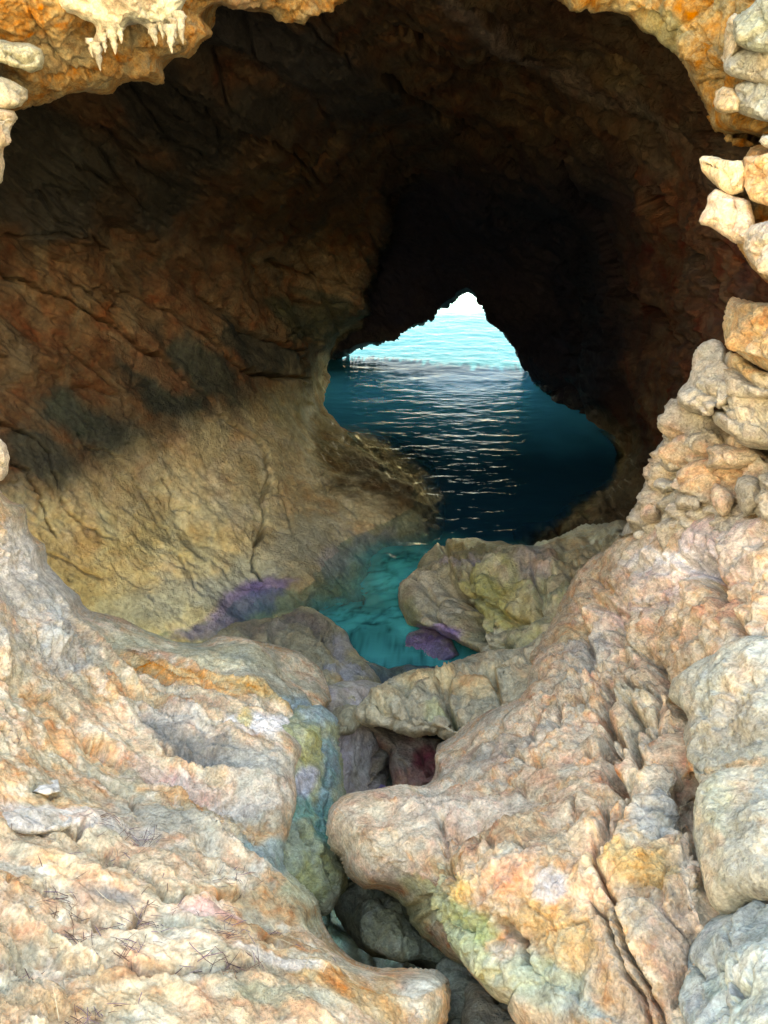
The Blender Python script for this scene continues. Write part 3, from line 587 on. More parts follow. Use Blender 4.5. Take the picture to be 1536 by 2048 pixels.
# bed of the crevice
mass('crevice_bed', [(560, 1330), (760, 1330), (1000, 1320), (1200, 1500), (1400, 2300), (500, 2300), (520, 1700)],
   [(700, 1400, 6.0), (900, 1400, 5.9), (750, 1580, 5.3), (700, 1750, 4.6), (1000, 1900, 4.2), (600, 2000, 4), (1000, 2300, 3.2), (1200, 1600, 5)],
   [('fbm', .2, 1.5, 4), ('knob', .15, 2.5), ('fbm', .03, 10, 3)], ((.10, .16, .17), (.16, .18, .15), (.08, .13, .15)), 105, M_mid, kind='structure', step=5, rw=30, R=.2, skirt=1, wet=.7,
   blobs=[(690, 1780, 60, 110, 10, (.05, .16, .20), .8)])
for k, (cx_, cy_, rr, cc, lb) in enumerate([(735, 1592, 15, (.50, .46, .22), 'small yellowish stone at the bottom of the crevice'), (765, 1585, 17, (.30, .24, .52), 'small violet stone at the bottom of the crevice'),
      (748, 1606, 13, (.42, .46, .50), 'small blue grey stone nearest the boulder tip in the crevice'), (718, 1606, 13, (.16, .20, .34), 'small dark blue stone against the mossy crevice wall')]):
    a = np.linspace(0, 2 * np.pi, 9)[:-1]
    mass('stone', [(cx_ + rr * (1 + .25 * math.sin(3 * t + k)) * math.cos(t), cy_ + rr * .9 * math.sin(t)) for t in a], [(cx_ - 10, cy_ - 10, 4.75), (cx_ + 10, cy_ - 10, 4.8), (cx_, cy_ + 12, 4.6), (cx_ + 8, cy_ + 8, 4.62)],
         [('fbm', .05, 6, 4)], (cc, tuple(v * 1.2 for v in cc)), 110 + k, M_mid, lb, 'stone', group='stones at the bottom of the crevice', rw=12, R=.1, skirt=.2, amp=.6, wet=.6)
# dark round rocks under the big boulder
mass('crevice_rock', [(688, 1800), (700, 1762), (722, 1745), (760, 1750), (800, 1770), (870, 1840), (960, 1930), (930, 1960), (850, 1945), (790, 1925), (745, 1912), (722, 1890), (706, 1850)],
   [(700, 1790, 3.3), (780, 1780, 3.3), (760, 1880, 2.95), (900, 1930, 2.9)], [('fbm', .14, 2.2, 3), ('ridge', .04, 6, 4), ('flake', .02, 4), ('fissure', .04, 4, .05)], ((.36, .37, .25), (.40, .38, .28), (.28, .33, .24)), 106, M_near,
   'rounded dark green rock wedged in the crevice beneath the big boulder', 'rock', rw=45, R=.25, skirt=.6, sc_=2, cracks=[([(740, 1760), (765, 1810), (800, 1830)], 4, .03)])
mass('sunken_rock', [(870, 1920), (920, 1905), (1000, 1925), (1100, 1990), (1200, 2060), (1150, 2300), (880, 2300), (880, 2060), (902, 1990)],
   [(900, 1940, 2.9), (1050, 1980, 2.8), (1000, 2100, 2.3), (950, 2300, 2.0)], [('fbm', .16, 2, 3), ('block', .08, 3), ('fbm', .02, 14, 4)], ((.34, .40, .33), (.42, .40, .31), (.26, .33, .28)), 107, M_near,
   'dark green grey rock in the gap under the big boulder, bottom of the picture', 'rock', rw=30, R=.15, skirt=.6, sc_=2)
mass('sunken_rock', [(922, 1980), (940, 1958), (985, 1955), (1030, 1975), (1080, 2010), (1140, 2060), (1120, 2200), (940, 2200), (928, 2060)],
   [(950, 1980, 2.5), (1050, 2010, 2.45), (980, 2120, 2.15)], [('fbm', .08, 3, 3), ('fbm', .02, 14, 4)], ((.34, .34, .27), (.26, .32, .28), (.44, .36, .24)), 108, M_near,
   'oval tan and green stone in the gap beside the tip of the shelf', 'rock', rw=50, R=.2, skirt=.4, sc_=2, cracks=[([(985, 1975), (1000, 2010), (1040, 2040)], 4, .03)])
# boulder at the water on the right
mass('shore_boulder', [(812, 1195), (816, 1160), (830, 1140), (838, 1110), (862, 1090), (905, 1078), (960, 1072), (1010, 1085), (1060, 1096), (1120, 1085), (1180, 1062), (1235, 1048), (1290, 1060), (1300, 1150), (1180, 1260), (1080, 1300), (1000, 1312), (950, 1312), (905, 1288), (870, 1268), (840, 1262), (815, 1250)],
   [(820, 1200, 6.95), (870, 1130, 7.3), (940, 1085, 7.4), (900, 1230, 6.5), (950, 1160, 6.35), (1040, 1130, 6.4), (1030, 1250, 5.8), (1120, 1110, 6.5), (1230, 1060, 6.5), (1200, 1150, 5.6), (960, 1300, 5.9), (1080, 1290, 5.3)],
   [('fbm', .24, 1.3, 3), ('knob', .08, 2.0), ('grain', .10, 2.2, 2.5, 70), ('ridge', .08, 3.5, 5), ('flake', .04, 2.5), ('fissure', .08, 3, .06)], ((.40, .37, .26), (.33, .34, .19), (.46, .40, .28)), 120, M_mid, 'greenish furrowed boulder standing at the edge of the teal channel', 'boulder', rw=34, R=.35, skirt=1.2, sc_=1.4,
   wet=lambda X, Y, Q: sstep(1120, 1070, Y) * .8 + .1,
   blobs=[(980, 1190, 90, 70, 20, (.36, .37, .15), .85), (860, 1200, 40, 70, 0, (.44, .42, .34), .8), (960, 1085, 90, 18, 0, (.30, .25, .12), .8), (1080, 1130, 50, 30, 0, (.36, .31, .34), .6), (1030, 1200, 50, 40, 0, (.48, .38, .20), .6), (860, 1275, 60, 30, 0, (.34, .24, .50), .9), (930, 1120, 60, 10, 0, (.30, .28, .40), .5), (1180, 1110, 120, 50, -20, (.36, .26, .14), .6)],
   cracks=[([(885, 1140), (895, 1190), (925, 1230), (945, 1265), (965, 1290)], 11, .35), ([(935, 1160), (950, 1195), (990, 1220), (1040, 1235)], 5, .12), ([(1065, 1130), (1080, 1180), (1060, 1230)], 6, .15), ([(880, 1085), (900, 1110), (960, 1118), (1040, 1105)], 5, .12), ([(845, 1170), (860, 1220), (880, 1260)], 5, .12), ([(1130, 1130), (1150, 1170), (1140, 1200)], 6, .12)])
mass('submerged_rock', [(800, 1300), (812, 1258), (860, 1250), (905, 1280), (920, 1310), (870, 1335), (815, 1340)], [(820, 1260, 6.98), (900, 1290, 6.72), (820, 1330, 6.60), (880, 1320, 6.62), (850, 1290, 6.80)],
   [('fbm', .03, 3, 4), ('ridge', .05, 9, 4)], ((.20, .15, .28), (.15, .13, .20), (.28, .26, .28)), 121, M_mid, 'low purple weed covered rock awash at the foot of the green boulder', 'rock', rw=24, R=.1, skirt=.2, wet=.8, sc_=2)
# ledge overhanging the crevice and the red rock below it
mass('red_rock', [(700, 1440), (740, 1430), (800, 1470), (840, 1465), (885, 1475), (890, 1560), (840, 1590), (792, 1592), (786, 1540), (775, 1505), (735, 1480)],
   [(720, 1450, 5.0), (840, 1480, 4.9), (800, 1570, 4.75), (870, 1560, 4.7)], [('fbm', .1, 2.5, 3), ('strata', .04, 7, 70, 0, 60, 4), ('fbm', .02, 12, 4)], ((.44, .35, .28), (.34, .22, .18)), 122, M_mid, 'smooth reddish rock sunk beneath the overhanging ledge', 'rock', rw=26, R=.18, skirt=.5, sc_=1.6,
   blobs=[(850, 1520, 26, 50, 0, (.34, .10, .10), .9), (820, 1560, 40, 24, 0, (.36, .19, .16), .8), (770, 1465, 60, 20, 25, (.46, .41, .33), .8)], cracks=[([(835, 1490), (845, 1530), (862, 1560)], 5, .08), ([(800, 1520), (812, 1560), (815, 1590)], 4, .05)])
mass('ledge_rock', [(712, 1432), (722, 1408), (745, 1380), (775, 1358), (812, 1345), (850, 1336), (900, 1325), (945, 1308), (985, 1296), (1030, 1290), (1080, 1270), (1200, 1230), (1260, 1350), (1150, 1500), (1000, 1510), (935, 1475), (905, 1478), (880, 1470), (850, 1462), (830, 1470), (790, 1452), (760, 1445), (735, 1442)],
   [(720, 1425, 4.65), (760, 1380, 5.0), (850, 1350, 5.1), (1000, 1310, 5.2), (850, 1440, 4.5), (960, 1450, 4.2), (1100, 1300, 4.9), (1150, 1420, 3.9), (1000, 1380, 4.5)],
   [('fbm', .14, 1.8, 3), ('knob', .11, 3.0), ('grain', .07, 3.5, 2.5, 35), ('ridge', .07, 5, 4), ('flake', .03, 3), ('fissure', .06, 4, .06)], ((.50, .44, .31), (.56, .47, .32), (.42, .40, .30)), 123, M_mid, 'lumpy yellowish ledge overhanging the crevice between the water and the big boulder', 'rock ledge', rw=30, R=.25, skirt=1, sc_=1.8,
   blobs=[(780, 1400, 60, 26, -20, (.52, .45, .28), .7), (870, 1420, 40, 22, 0, (.42, .46, .26), .7), (950, 1360, 80, 26, -15, (.58, .44, .24), .7), (850, 1355, 60, 14, -10, (.58, .47, .26), .7)],
   cracks=[([(740, 1415), (790, 1440), (850, 1455), (890, 1460)], 4, .10), ([(760, 1400), (810, 1420), (870, 1440)], 4, .08), ([(885, 1360), (890, 1410), (920, 1450), (945, 1470)], 7, .22), ([(975, 1330), (990, 1380), (1000, 1430)], 6, .14)])

# the big boulder and slope on the right
CA = C6([(1180, 0), (1160, 80), (1215, 170), (1190, 240), (1165, 330), (1200, 400), (1270, 450), (1255, 560), (1250, 640), (1270, 720), (1330, 840), (1350, 890)])
CB = C6([(870, 20), (900, 60), (870, 130), (890, 200), (900, 280), (890, 350), (900, 400), (940, 430)])
CB2 = C6([(980, 410), (960, 460), (980, 540), (940, 590), (900, 640), (860, 680), (850, 740), (880, 750)])
CB3 = C6([(940, 430), (900, 470), (870, 520), (900, 590), (880, 640)])
CC = C6([(840, 760), (880, 830), (920, 900), (940, 1000), (960, 1080), (1000, 1150), (1040, 1250), (1060, 1396)])
CD = C6([(830, 900), (870, 950), (900, 1000), (930, 1100), (960, 1190), (1000, 1250), (1020, 1390)])
mass('slope_boulder', [(680, 1650), (682, 1630), (700, 1614), (745, 1603), (800, 1580), (850, 1562), (866, 1540), (862, 1500), (870, 1482), (905, 1470), (960, 1440), (1010, 1415), (1040, 1400), (1058, 1360), (1060, 1310), (1078, 1270),
   (1105, 1225), (1120, 1190), (1140, 1150), (1180, 1120), (1215, 1105), (1250, 1080), (1285, 1062), (1320, 1052), (1340, 1040), (1385, 1036), (1430, 1022), (1480, 1018), (1536, 1012), (1900, 1000), (2400, 1400), (2400, 2900), (1200, 2900),
   (1180, 2300), (1190, 2100), (1130, 2058), (1085, 2030), (1050, 2012), (1030, 1988), (1000, 1985), (960, 1962), (900, 1928), (870, 1905), (838, 1880), (812, 1842), (795, 1800), (765, 1780), (735, 1765), (712, 1735), (700, 1700), (686, 1680)],
   [(690, 1645, 2.8), (800, 1600, 3.05), (750, 1750, 2.62), (850, 1860, 2.35), (1000, 1950, 2.1), (1000, 1700, 2.35), (880, 1700, 2.5), (1200, 1600, 2.5), (1300, 1800, 1.98), (1200, 2000, 1.85), (1150, 2300, 1.5), (900, 1490, 3.95), (1000, 1450, 3.7), (1100, 1350, 3.95),
    (1150, 1200, 4.7), (1200, 1120, 4.9), (1300, 1070, 4.3), (1400, 1050, 3.8), (1536, 1040, 3.25), (1400, 1250, 3.15), (1536, 1300, 2.6), (1300, 1450, 2.85), (1536, 1600, 2.15), (1536, 1900, 1.7), (1900, 1200, 2.1), (1900, 2000, 1.2), (2400, 1600, 1.3), (1600, 2900, 1.0), (1240, 1280, 3.9)],
   [('fbm', .19, 1.4, 3), ('grain', .09, 2.8, 4, 32), ('grain', .035, 9, 3.5, 30), ('fbm', .03, 6, 4), ('flake', .014, 3.5), ('fissure', .03, 2.4, .035), ('ridge', .012, 20, 3)],
   ((.58, .43, .30), (.62, .48, .35), (.44, .40, .32), (.62, .38, .20)), 130, M_near, 'huge cream orange and green boulder with long cracks sloping up to the right', 'boulder', step=2.5, rw=60, R=.30, skirt=1.2, sc_=1.7,
   local=[(1250, 1250, 330, 190, -25, [('knob', .13, 2.6), ('flake', .05, 2.2), ('ridge', .10, 3.2, 5), ('fissure', .10, 3, .06), ('fbm', .05, 10, 4)]), (1200, 1400, 250, 110, -20, [('knob', .08, 4.2), ('ridge', .09, 4.5, 5), ('flake', .03, 3), ('fissure', .07, 4, .06)]), (1300, 1430, 90, 90, 0, [('knob', .06, 5), ('ridge', .08, 5, 5), ('flake', .03, 4), ('fissure', .05, 5, .07)]), (1536, 1200, 200, 200, 0, [('knob', .08, 3.2), ('ridge', .09, 4, 5), ('flake', .03, 3)]), (1030, 1500, 190, 60, -25, [('strata', .05, 10, -20, 0, 20, 4), ('fbm', .03, 10, 4)]),
     (1190, 1660, 60, 90, 10, [('knob', .06, 8), ('fbm', .02, 20, 3)])],
   blobs=[(740, 1680, 60, 60, 0, (.58, .47, .33), .8), (930, 1610, 160, 24, -12, (.60, .50, .40), .8), (1000, 1500, 150, 20, -20, (.36, .36, .33), .5), (900, 1770, 60, 40, 20, (.68, .48, .20), .9), (870, 1690, 60, 30, 10, (.55, .36, .17), .8), (990, 1760, 60, 60, 0, (.58, .40, .28), .7), (1030, 1660, 120, 50, 10, (.52, .35, .20), .6),
     (910, 1850, 90, 55, 20, (.27, .36, .17), .9), (830, 1830, 50, 80, -10, (.50, .52, .28), .8), (950, 1920, 100, 34, 25, (.40, .46, .30), .85), (1030, 1940, 50, 60, 20, (.32, .38, .30), .8), (1100, 1960, 90, 60, 30, (.38, .47, .38), .85), (1170, 2020, 70, 40, 20, (.40, .50, .48), .85), (1100, 1850, 110, 60, 15, (.60, .40, .19), .85), (1150, 1900, 60, 36, 10, (.62, .42, .22), .7), (1100, 1775, 36, 26, -30, (.50, .50, .52), .8),
     (1280, 1740, 100, 60, 10, (.57, .36, .14), .9), (1310, 1630, 50, 70, 10, (.36, .38, .36), .85), (1290, 1590, 20, 60, 30, (.66, .52, .38), .8), (1380, 1750, 20, 70, -12, (.72, .60, .48), .85), (1340, 1850, 70, 60, 0, (.44, .36, .29), .8), (1240, 2030, 40, 30, 0, (.44, .34, .27), .8), (1350, 1500, 34, 50, 0, (.54, .41, .27), .7), (1270, 1420, 50, 70, 10, (.44, .42, .32), .7), (1375, 1600, 30, 70, 0, (.44, .29, .20), .8),
     (1370, 1110, 90, 50, -30, (.56, .53, .56), .9), (1310, 1130, 60, 44, -30, WHITE, .85), (1420, 1060, 110, 26, -5, (.72, .56, .50), .8), (1280, 1190, 120, 50, -20, (.68, .54, .46), .8), (1470, 1100, 70, 70, 0, (.74, .66, .60), .6), (1450, 1220, 60, 60, 0, (.56, .36, .24), .7), (1180, 1280, 70, 36, -30, (.44, .44, .42), .6), (1500, 1300, 80, 50, -20, (.42, .41, .37), .7), (1140, 1260, 50, 26, -20, (.56, .38, .20), .7)],
   cracks=[(CA, 9, .20), (CB, 8, .17), (CB2, 6, .09), (CB3, 6, .08), (CC, 5, .10), (CD, 4.5, .08), (C6([(430, 970), (470, 1020), (520, 1060), (550, 1130), (560, 1190)]), 9, .08), (C6([(70, 740), (80, 850), (100, 960), (160, 1040), (230, 1100)]), 8, .05), (C6([(230, 560), (210, 640), (215, 760), (200, 860)]), 8, .035),
     (C6([(200, 545), (225, 580), (300, 585), (340, 590)]), 4, .05), (C6([(370, 620), (430, 680), (520, 680), (590, 710)]), 5, .04), (C6([(760, 500), (740, 560), (740, 640)]), 4, .04), (C6([(590, 150), (600, 210), (570, 260)]), 6, .06), (C6([(690, 100), (700, 180), (680, 230)]), 6, .06),
     (C6([(1225, 960), (1180, 1060), (1140, 1140), (1100, 1250)]), 6, .05), ([(1340, 1110), (1400, 1120), (1440, 1200)], 14, .12), ([(1400, 1090), (1405, 1150), (1440, 1180), (1420, 1240)], 9, .1), ([(1150, 1230), (1180, 1300), (1160, 1350)], 7, .1), ([(1290, 1300), (1310, 1340), (1340, 1380)], 9, .13),
     ([(1215, 1440), (1240, 1480), (1235, 1530)], 7, .09), ([(1020, 1440), (1100, 1420), (1180, 1380)], 5, .05), ([(1240, 1385), (1272, 1430), (1262, 1490), (1292, 1545)], 7, .12), ([(1300, 1350), (1322, 1420), (1302, 1480), (1335, 1535)], 7, .14), ([(1222, 1440), (1280, 1452), (1350, 1475)], 5, .06), ([(1230, 1350), (1280, 1372), (1340, 1365)], 6, .08), ([(1000, 1500), (1080, 1520), (1180, 1500)], 5, .04), ([(900, 1560), (1000, 1550), (1120, 1590)], 5, .035), ([(1480, 1170), (1470, 1240), (1500, 1290)], 9, .1), ([(1180, 1180), (1230, 1230), (1230, 1290)], 7, .1)],
   dips=[(1378, 1625, 30, 62, 8, .26), (1350, 1420, 24, 40, 10, .12), (1210, 1530, 20, 34, 0, .08), (1410, 1760, 14, 60, -20, .10)])
mass('slab', [(1350, 1512), (1362, 1480), (1378, 1440), (1362, 1412), (1348, 1392), (1352, 1362), (1392, 1330), (1460, 1300), (1600, 1250), (1900, 1200), (2000, 1900), (1600, 1790), (1536, 1768), (1490, 1776), (1450, 1800), (1436, 1770), (1408, 1712), (1396, 1670), (1400, 1620), (1404, 1580), (1372, 1550)],
   [(1380, 1380, 2.75), (1370, 1510, 2.5), (1536, 1330, 2.45), (1420, 1650, 2.1), (1536, 1740, 1.8), (1536, 1500, 2.15), (1450, 1560, 2.2), (1900, 1500, 1.6), (1440, 1770, 1.95)],
   [('fbm', .14, 1.8, 3), ('fbm', .03, 9, 4), ('flake', .016, 4), ('fissure', .03, 3, .035), ('ridge', .008, 22, 3)], ((.44, .47, .42), (.50, .49, .40), (.54, .47, .36)), 131, M_near, 'blue grey slab right of the deep hollow in the slope, its upper end knobbly', 'rock', rw=24, R=.09, skirt=.5, sc_=2.2,
   local=[(1460, 1430, 140, 90, -20, [('knob', .05, 6), ('ridge', .04, 7, 4), ('fbm', .03, 14, 3)])],
   blobs=[(1460, 1440, 140, 70, -15, (.44, .42, .35), .85), (1480, 1530, 90, 14, -12, (.62, .46, .28), .8), (1450, 1620, 40, 60, 0, (.44, .52, .42), .6)],
   cracks=[([(1360, 1530), (1420, 1545), (1500, 1528)], 4, .02), ([(1400, 1470), (1450, 1440), (1500, 1400)], 4, .03)])
mass('blue_boulder', [(1318, 1985), (1326, 1940), (1345, 1900), (1372, 1868), (1405, 1835), (1440, 1808), (1470, 1790), (1510, 1774), (1600, 1750), (1900, 1740), (1900, 2600), (1420, 2600), (1372, 2100), (1345, 2040)],
   [(1330, 1985, 1.85), (1450, 1880, 1.68), (1560, 1800, 1.75), (1536, 1900, 1.55), (1430, 2048, 1.5), (1800, 2000, 1.3), (1600, 2600, 1.1)],
   [('fbm', .11, 2.2, 3), ('fbm', .025, 10, 4), ('flake', .016, 4), ('fissure', .04, 3.4, .04)], ((.38, .46, .46), (.46, .50, .47), (.32, .40, .42)), 132, M_near, 'blue grey cracked boulder in the bottom right corner', 'boulder', rw=34, R=.10, skirt=.4, sc_=2.4,
   cracks=[(C6([(1390, 1110), (1370, 1180), (1400, 1260), (1450, 1270), (1500, 1190), (1540, 1150)]), 5, .05), (C6([(1190, 1120), (1230, 1200), (1220, 1300)]), 3.5, .02), (C6([(1380, 960), (1330, 1010), (1350, 1060)]), 3.5, .02), (C6([(1260, 1380), (1330, 1330), (1420, 1290), (1460, 1270)]), 5, .05)])

# ---- stacked rocks up the right-hand side
GR = ((.46, .43, .36), (.52, .48, .41), (.38, .36, .31)); OR = ((.62, .46, .27), (.66, .54, .38), (.55, .36, .18))
mass('knobbly_outcrop', [(1235, 1075), (1262, 1020), (1278, 975), (1285, 945), (1300, 925), (1312, 900), (1330, 880), (1334, 850), (1340, 818), (1380, 826), (1440, 850), (1536, 900), (1900, 950), (1900, 1150), (1536, 1100), (1400, 1090), (1300, 1100)],
   [(1260, 1050, 4.6), (1290, 950, 4.5), (1345, 840, 4.3), (1400, 900, 3.9), (1400, 1050, 3.95), (1536, 950, 3.45), (1536, 1060, 3.35), (1800, 1000, 2.8)],
   [('fbm', .14, 1.8, 3), ('knob', .16, 3.2), ('knob', .08, 7), ('flake', .04, 3), ('ridge', .06, 7, 4)], GR, 140, M_near, 'knobbly brown and grey outcrop of small lumps above the pale slope', 'rock', rw=24, R=.25, skirt=.9, sc_=2,
   blobs=[(1440, 940, 110, 50, 20, (.55, .36, .22), .8), (1340, 950, 50, 60, 0, (.46, .38, .28), .7), (1500, 870, 60, 30, 10, (.50, .34, .20), .7)])
kn = np.random.default_rng(12)
for k, (a, b, r1, r2, dd, lb) in enumerate([(1300, 1015, 24, 26, 4.25, 'pale knob at the foot of the knobbly outcrop, beside the cave water'), (1330, 975, 26, 22, 4.15, 'grey knob low on the edge of the knobbly outcrop'), (1352, 925, 34, 22, 4.05, 'rounded grey stone jutting from the middle of the knobbly outcrop edge'),
     (1342, 1052, 22, 18, 4.0, 'small orange tinted stone between outcrop and white slope'), (1395, 965, 34, 26, 3.85, 'broad brown stone in the middle of the knobbly outcrop'), (1382, 1005, 26, 20, 3.85, 'brown stone under the broad one in the knobbly outcrop'),
     (1440, 1000, 22, 34, 3.6, 'upright grey stone on the right part of the knobbly outcrop'), (1500, 985, 26, 44, 3.35, 'tall grey and orange stone at the right edge above the pink slope'), (1400, 880, 50, 18, 3.95, 'flat peach stone under the grey crag'), (1470, 915, 60, 26, 3.55, 'large flat peach stone just beneath the grey crag')]):
    t_ = np.linspace(0, 2 * np.pi, 11)[:-1]; jig = 1 + .22 * kn.normal(size=10).clip(-1, 1)
    mass('stone', [(a + r1 * j * math.cos(t), b + r2 * j * math.sin(t)) for t, j in zip(t_, jig)], [(a - r1, b - r2, dd + .06), (a + r1, b - r2, dd - .03), (a - r1, b + r2, dd + .03), (a + r1, b + r2, dd - .08)],
       [('fbm', .045, 5, 4), ('flake', .02, 6), ('ridge', .025, 10, 4), ('fissure', .02, 8, .08)], (GR if k % 3 else ((.60, .48, .36), (.52, .44, .36))), 150 + k, M_near, lb, 'stone', group='stones of the knobbly outcrop', rw=r2 * .9, R=.16, skirt=.35, amp=1, sc_=3)
def crag(poly, ctrl, cols, seed, lb, st=None, name='crag', cat='rock', **kw):
    kw.setdefault('rw', 26); kw.setdefault('R', .16); kw.setdefault('skirt', .7)
    return mass(name, poly, ctrl, st or [('fbm', .10, 2.5, 3), ('block', .06, 3.2), ('flake', .035, 3), ('ridge', .04, 7, 5), ('fissure', .04, 5, .07)], cols, seed, M_near, lb, cat, sc_=2.2, **kw)
crag([(1420, 830), (1432, 800), (1470, 785), (1536, 780), (1900, 740), (1900, 1000), (1600, 930), (1536, 905), (1490, 890), (1450, 865), (1425, 850)], [(1430, 830, 3.45), (1536, 800, 3.3), (1536, 880, 3.2), (1800, 850, 2.7)],
     GR, 161, 'lower rounded block of the grey crag at the right edge', cracks=[([(1420, 800), (1470, 840), (1536, 850)], 5, .05)])
crag([(1346, 800), (1352, 782), (1375, 762), (1392, 735), (1405, 705), (1430, 692), (1450, 700), (1480, 712), (1536, 745), (1900, 780), (1900, 860), (1536, 800), (1470, 800), (1425, 832), (1405, 842), (1372, 828), (1352, 815)],
     [(1360, 800, 3.75), (1420, 710, 3.75), (1480, 740, 3.4), (1420, 820, 3.5), (1536, 780, 3.15), (1800, 800, 2.7)], GR, 160, 'grey crag jutting left over the peach stones, pointed end towards the dark cave',
     blobs=[(1490, 730, 50, 24, 20, (.60, .42, .20), .8)], cracks=[([(1450, 700), (1452, 750), (1450, 800)], 6, .1), ([(1460, 730), (1490, 760), (1536, 770)], 6, .08), ([(1380, 765), (1420, 790), (1440, 830)], 5, .05)])
crag([(1450, 650), (1456, 622), (1466, 600), (1498, 596), (1536, 600), (1800, 580), (1800, 800), (1536, 745), (1500, 722), (1466, 705), (1448, 690)], [(1460, 620, 3.4), (1536, 620, 3.1), (1470, 690, 3.3), (1536, 720, 3.05), (1800, 650, 2.6)],
     ((.58, .40, .22), (.62, .48, .32), (.48, .42, .32)), 162, 'orange block above the grey crag at the right edge', cracks=[([(1495, 610), (1500, 660), (1490, 710)], 5, .05)])
# roof edge, right
crag([(1060, -6), (1105, 6), (1150, 20), (1200, 26), (1250, 36), (1266, 48), (1310, 62), (1340, 84), (1372, 110), (1385, 150), (1398, 180), (1412, 225), (1424, 250), (1452, 268), (1500, 275), (1545, 290), (1900, 330), (2200, -400), (1000, -420), (1010, -60)],
     [(1060, -20, 4.2), (1300, 40, 3.9), (1400, 200, 3.75), (1500, 250, 3.5), (1536, 50, 3.4), (1300, -300, 3.6), (1900, 0, 2.9), (1800, 300, 2.9), (1050, -400, 3.9)],
     ((.36, .21, .07), (.30, .19, .07), (.20, .17, .09)), 163, 'orange brown lip of the cave roof, top right', name='roof_lip', cat='rock overhang', R=.3, skirt=.5, rw=40, blobs=[(1330, 60, 60, 40, 20, (.24, .25, .14), .7), (1240, 20, 60, 12, 10, (.55, .42, .22), .7)], cracks=[([(1270, 30), (1330, 50), (1380, 100)], 6, .1)])
crag([(1412, 232), (1440, 220), (1480, 225), (1560, 248), (1800, 290), (1800, 350), (1560, 306), (1520, 294), (1470, 287), (1430, 264)], [(1400, 280, 3.6), (1536, 300, 3.5), (1800, 350, 3.0)], ((.44, .26, .09), (.36, .21, .08)), 164,
     'glowing orange rock under the grey blocks, top right', R=.2, cracks=())
crag([(1452, 400), (1470, 330), (1500, 292), (1560, 284), (1800, 280), (1900, 640), (1600, 600), (1545, 575), (1515, 545), (1490, 505), (1468, 470), (1456, 430)], [(1480, 300, 3.4), (1536, 450, 3.25), (1500, 520, 3.4), (1800, 300, 2.9), (1800, 600, 2.8)],
     ((.50, .32, .15), (.44, .30, .18), (.40, .33, .24)), 165, 'shaded orange rock face holding the cream wedges at the right edge', R=.15)
for k, (po, d0, lb, cl) in enumerate([
   ([(1462, 184), (1468, 166), (1500, 156), (1560, 158), (1800, 170), (1800, 300), (1560, 256), (1520, 242), (1480, 228), (1462, 208)], 3.1, 'lowest grey block of the pile in the top right corner', ((.40, .42, .38), (.52, .47, .38), (.34, .38, .37))),
   ([(1446, 132), (1452, 112), (1470, 97), (1490, 90), (1560, 84), (1800, 90), (1800, 195), (1560, 180), (1500, 166), (1468, 156), (1450, 145)], 3.05, 'middle grey block of the pile in the top right corner', ((.42, .43, .37), (.54, .48, .37), (.36, .38, .34))),
   ([(1458, 38), (1472, 26), (1505, 6), (1560, -60), (1800, -200), (1800, 115), (1560, 108), (1500, 108), (1482, 100), (1460, 86)], 2.95, 'topmost grey green block of the pile in the top right corner', ((.34, .38, .31), (.52, .48, .36), (.44, .46, .38))),
   ([(1426, 204), (1430, 182), (1446, 171), (1468, 175), (1482, 200), (1480, 226), (1450, 231), (1430, 220)], 3.15, 'small peach stone left of the lowest grey block, top right', ((.62, .46, .28), (.56, .44, .30))),
   ([(1444, 112), (1448, 72), (1456, 42), (1470, 28), (1486, 60), (1482, 100), (1466, 120), (1450, 132)], 3.12, 'narrow upright cream stone left of the topmost block, top right', ((.56, .48, .34), (.48, .42, .30))),
   ([(1396, 318), (1404, 309), (1430, 312), (1460, 320), (1488, 318), (1492, 350), (1488, 385), (1462, 392), (1440, 378), (1418, 352), (1404, 340)], 3.15, 'cream wedge of rock pointing left at the right edge, upper of two', ((.74, .62, .42), (.68, .56, .40))),
   ([(1393, 442), (1400, 424), (1410, 412), (1412, 392), (1430, 374), (1462, 384), (1500, 402), (1512, 450), (1500, 492), (1470, 488), (1440, 474), (1420, 458), (1400, 454)], 3.1, 'cream and peach wedge of rock pointing left at the right edge, lower of two', ((.76, .60, .46), (.72, .56, .40), (.60, .54, .46))),
   ([(1480, 345), (1486, 312), (1540, 302), (1800, 290), (1800, 420), (1536, 412), (1500, 400), (1484, 375)], 2.95, 'orange cream stone behind the upper wedge at the right edge', ((.66, .46, .26), (.70, .56, .38))),
   ([(1482, 500), (1484, 470), (1500, 450), (1536, 440), (1800, 440), (1800, 640), (1600, 580), (1536, 552), (1510, 540), (1492, 520)], 2.9, 'pale grey chipped stone under the wedges at the right edge', ((.60, .56, .50), (.74, .62, .46), (.52, .50, .46))),
   ([(1514, 285), (1522, 270), (1560, 268), (1700, 270), (1700, 310), (1540, 300)], 2.9, 'small pale chip just above the upper wedge at the right edge', ((.60, .60, .54), (.70, .60, .44)))]):
    c_ = np.array(po, float); c_ = c_[c_[:, 0] < 1600]; x0, y0 = c_.min(0); x1, y1 = c_.max(0)
    crag(po, [(x0, y0, d0 + .12), (x1, y0, d0 - .08), (x0, y1, d0 + .1), (x1, y1, d0 - .1), (1800, (y0 + y1) / 2, d0 - .45)], cl, 170 + k, lb, group='stacked blocks along the right edge', rw=min(20, (y1 - y0) * .35), R=.12, skirt=.55,
         st=[('fbm', .035, 4, 4), ('block', .035, 6), ('flake', .02, 5), ('ridge', .022, 9, 5), ('fissure', .02, 7, .08)])
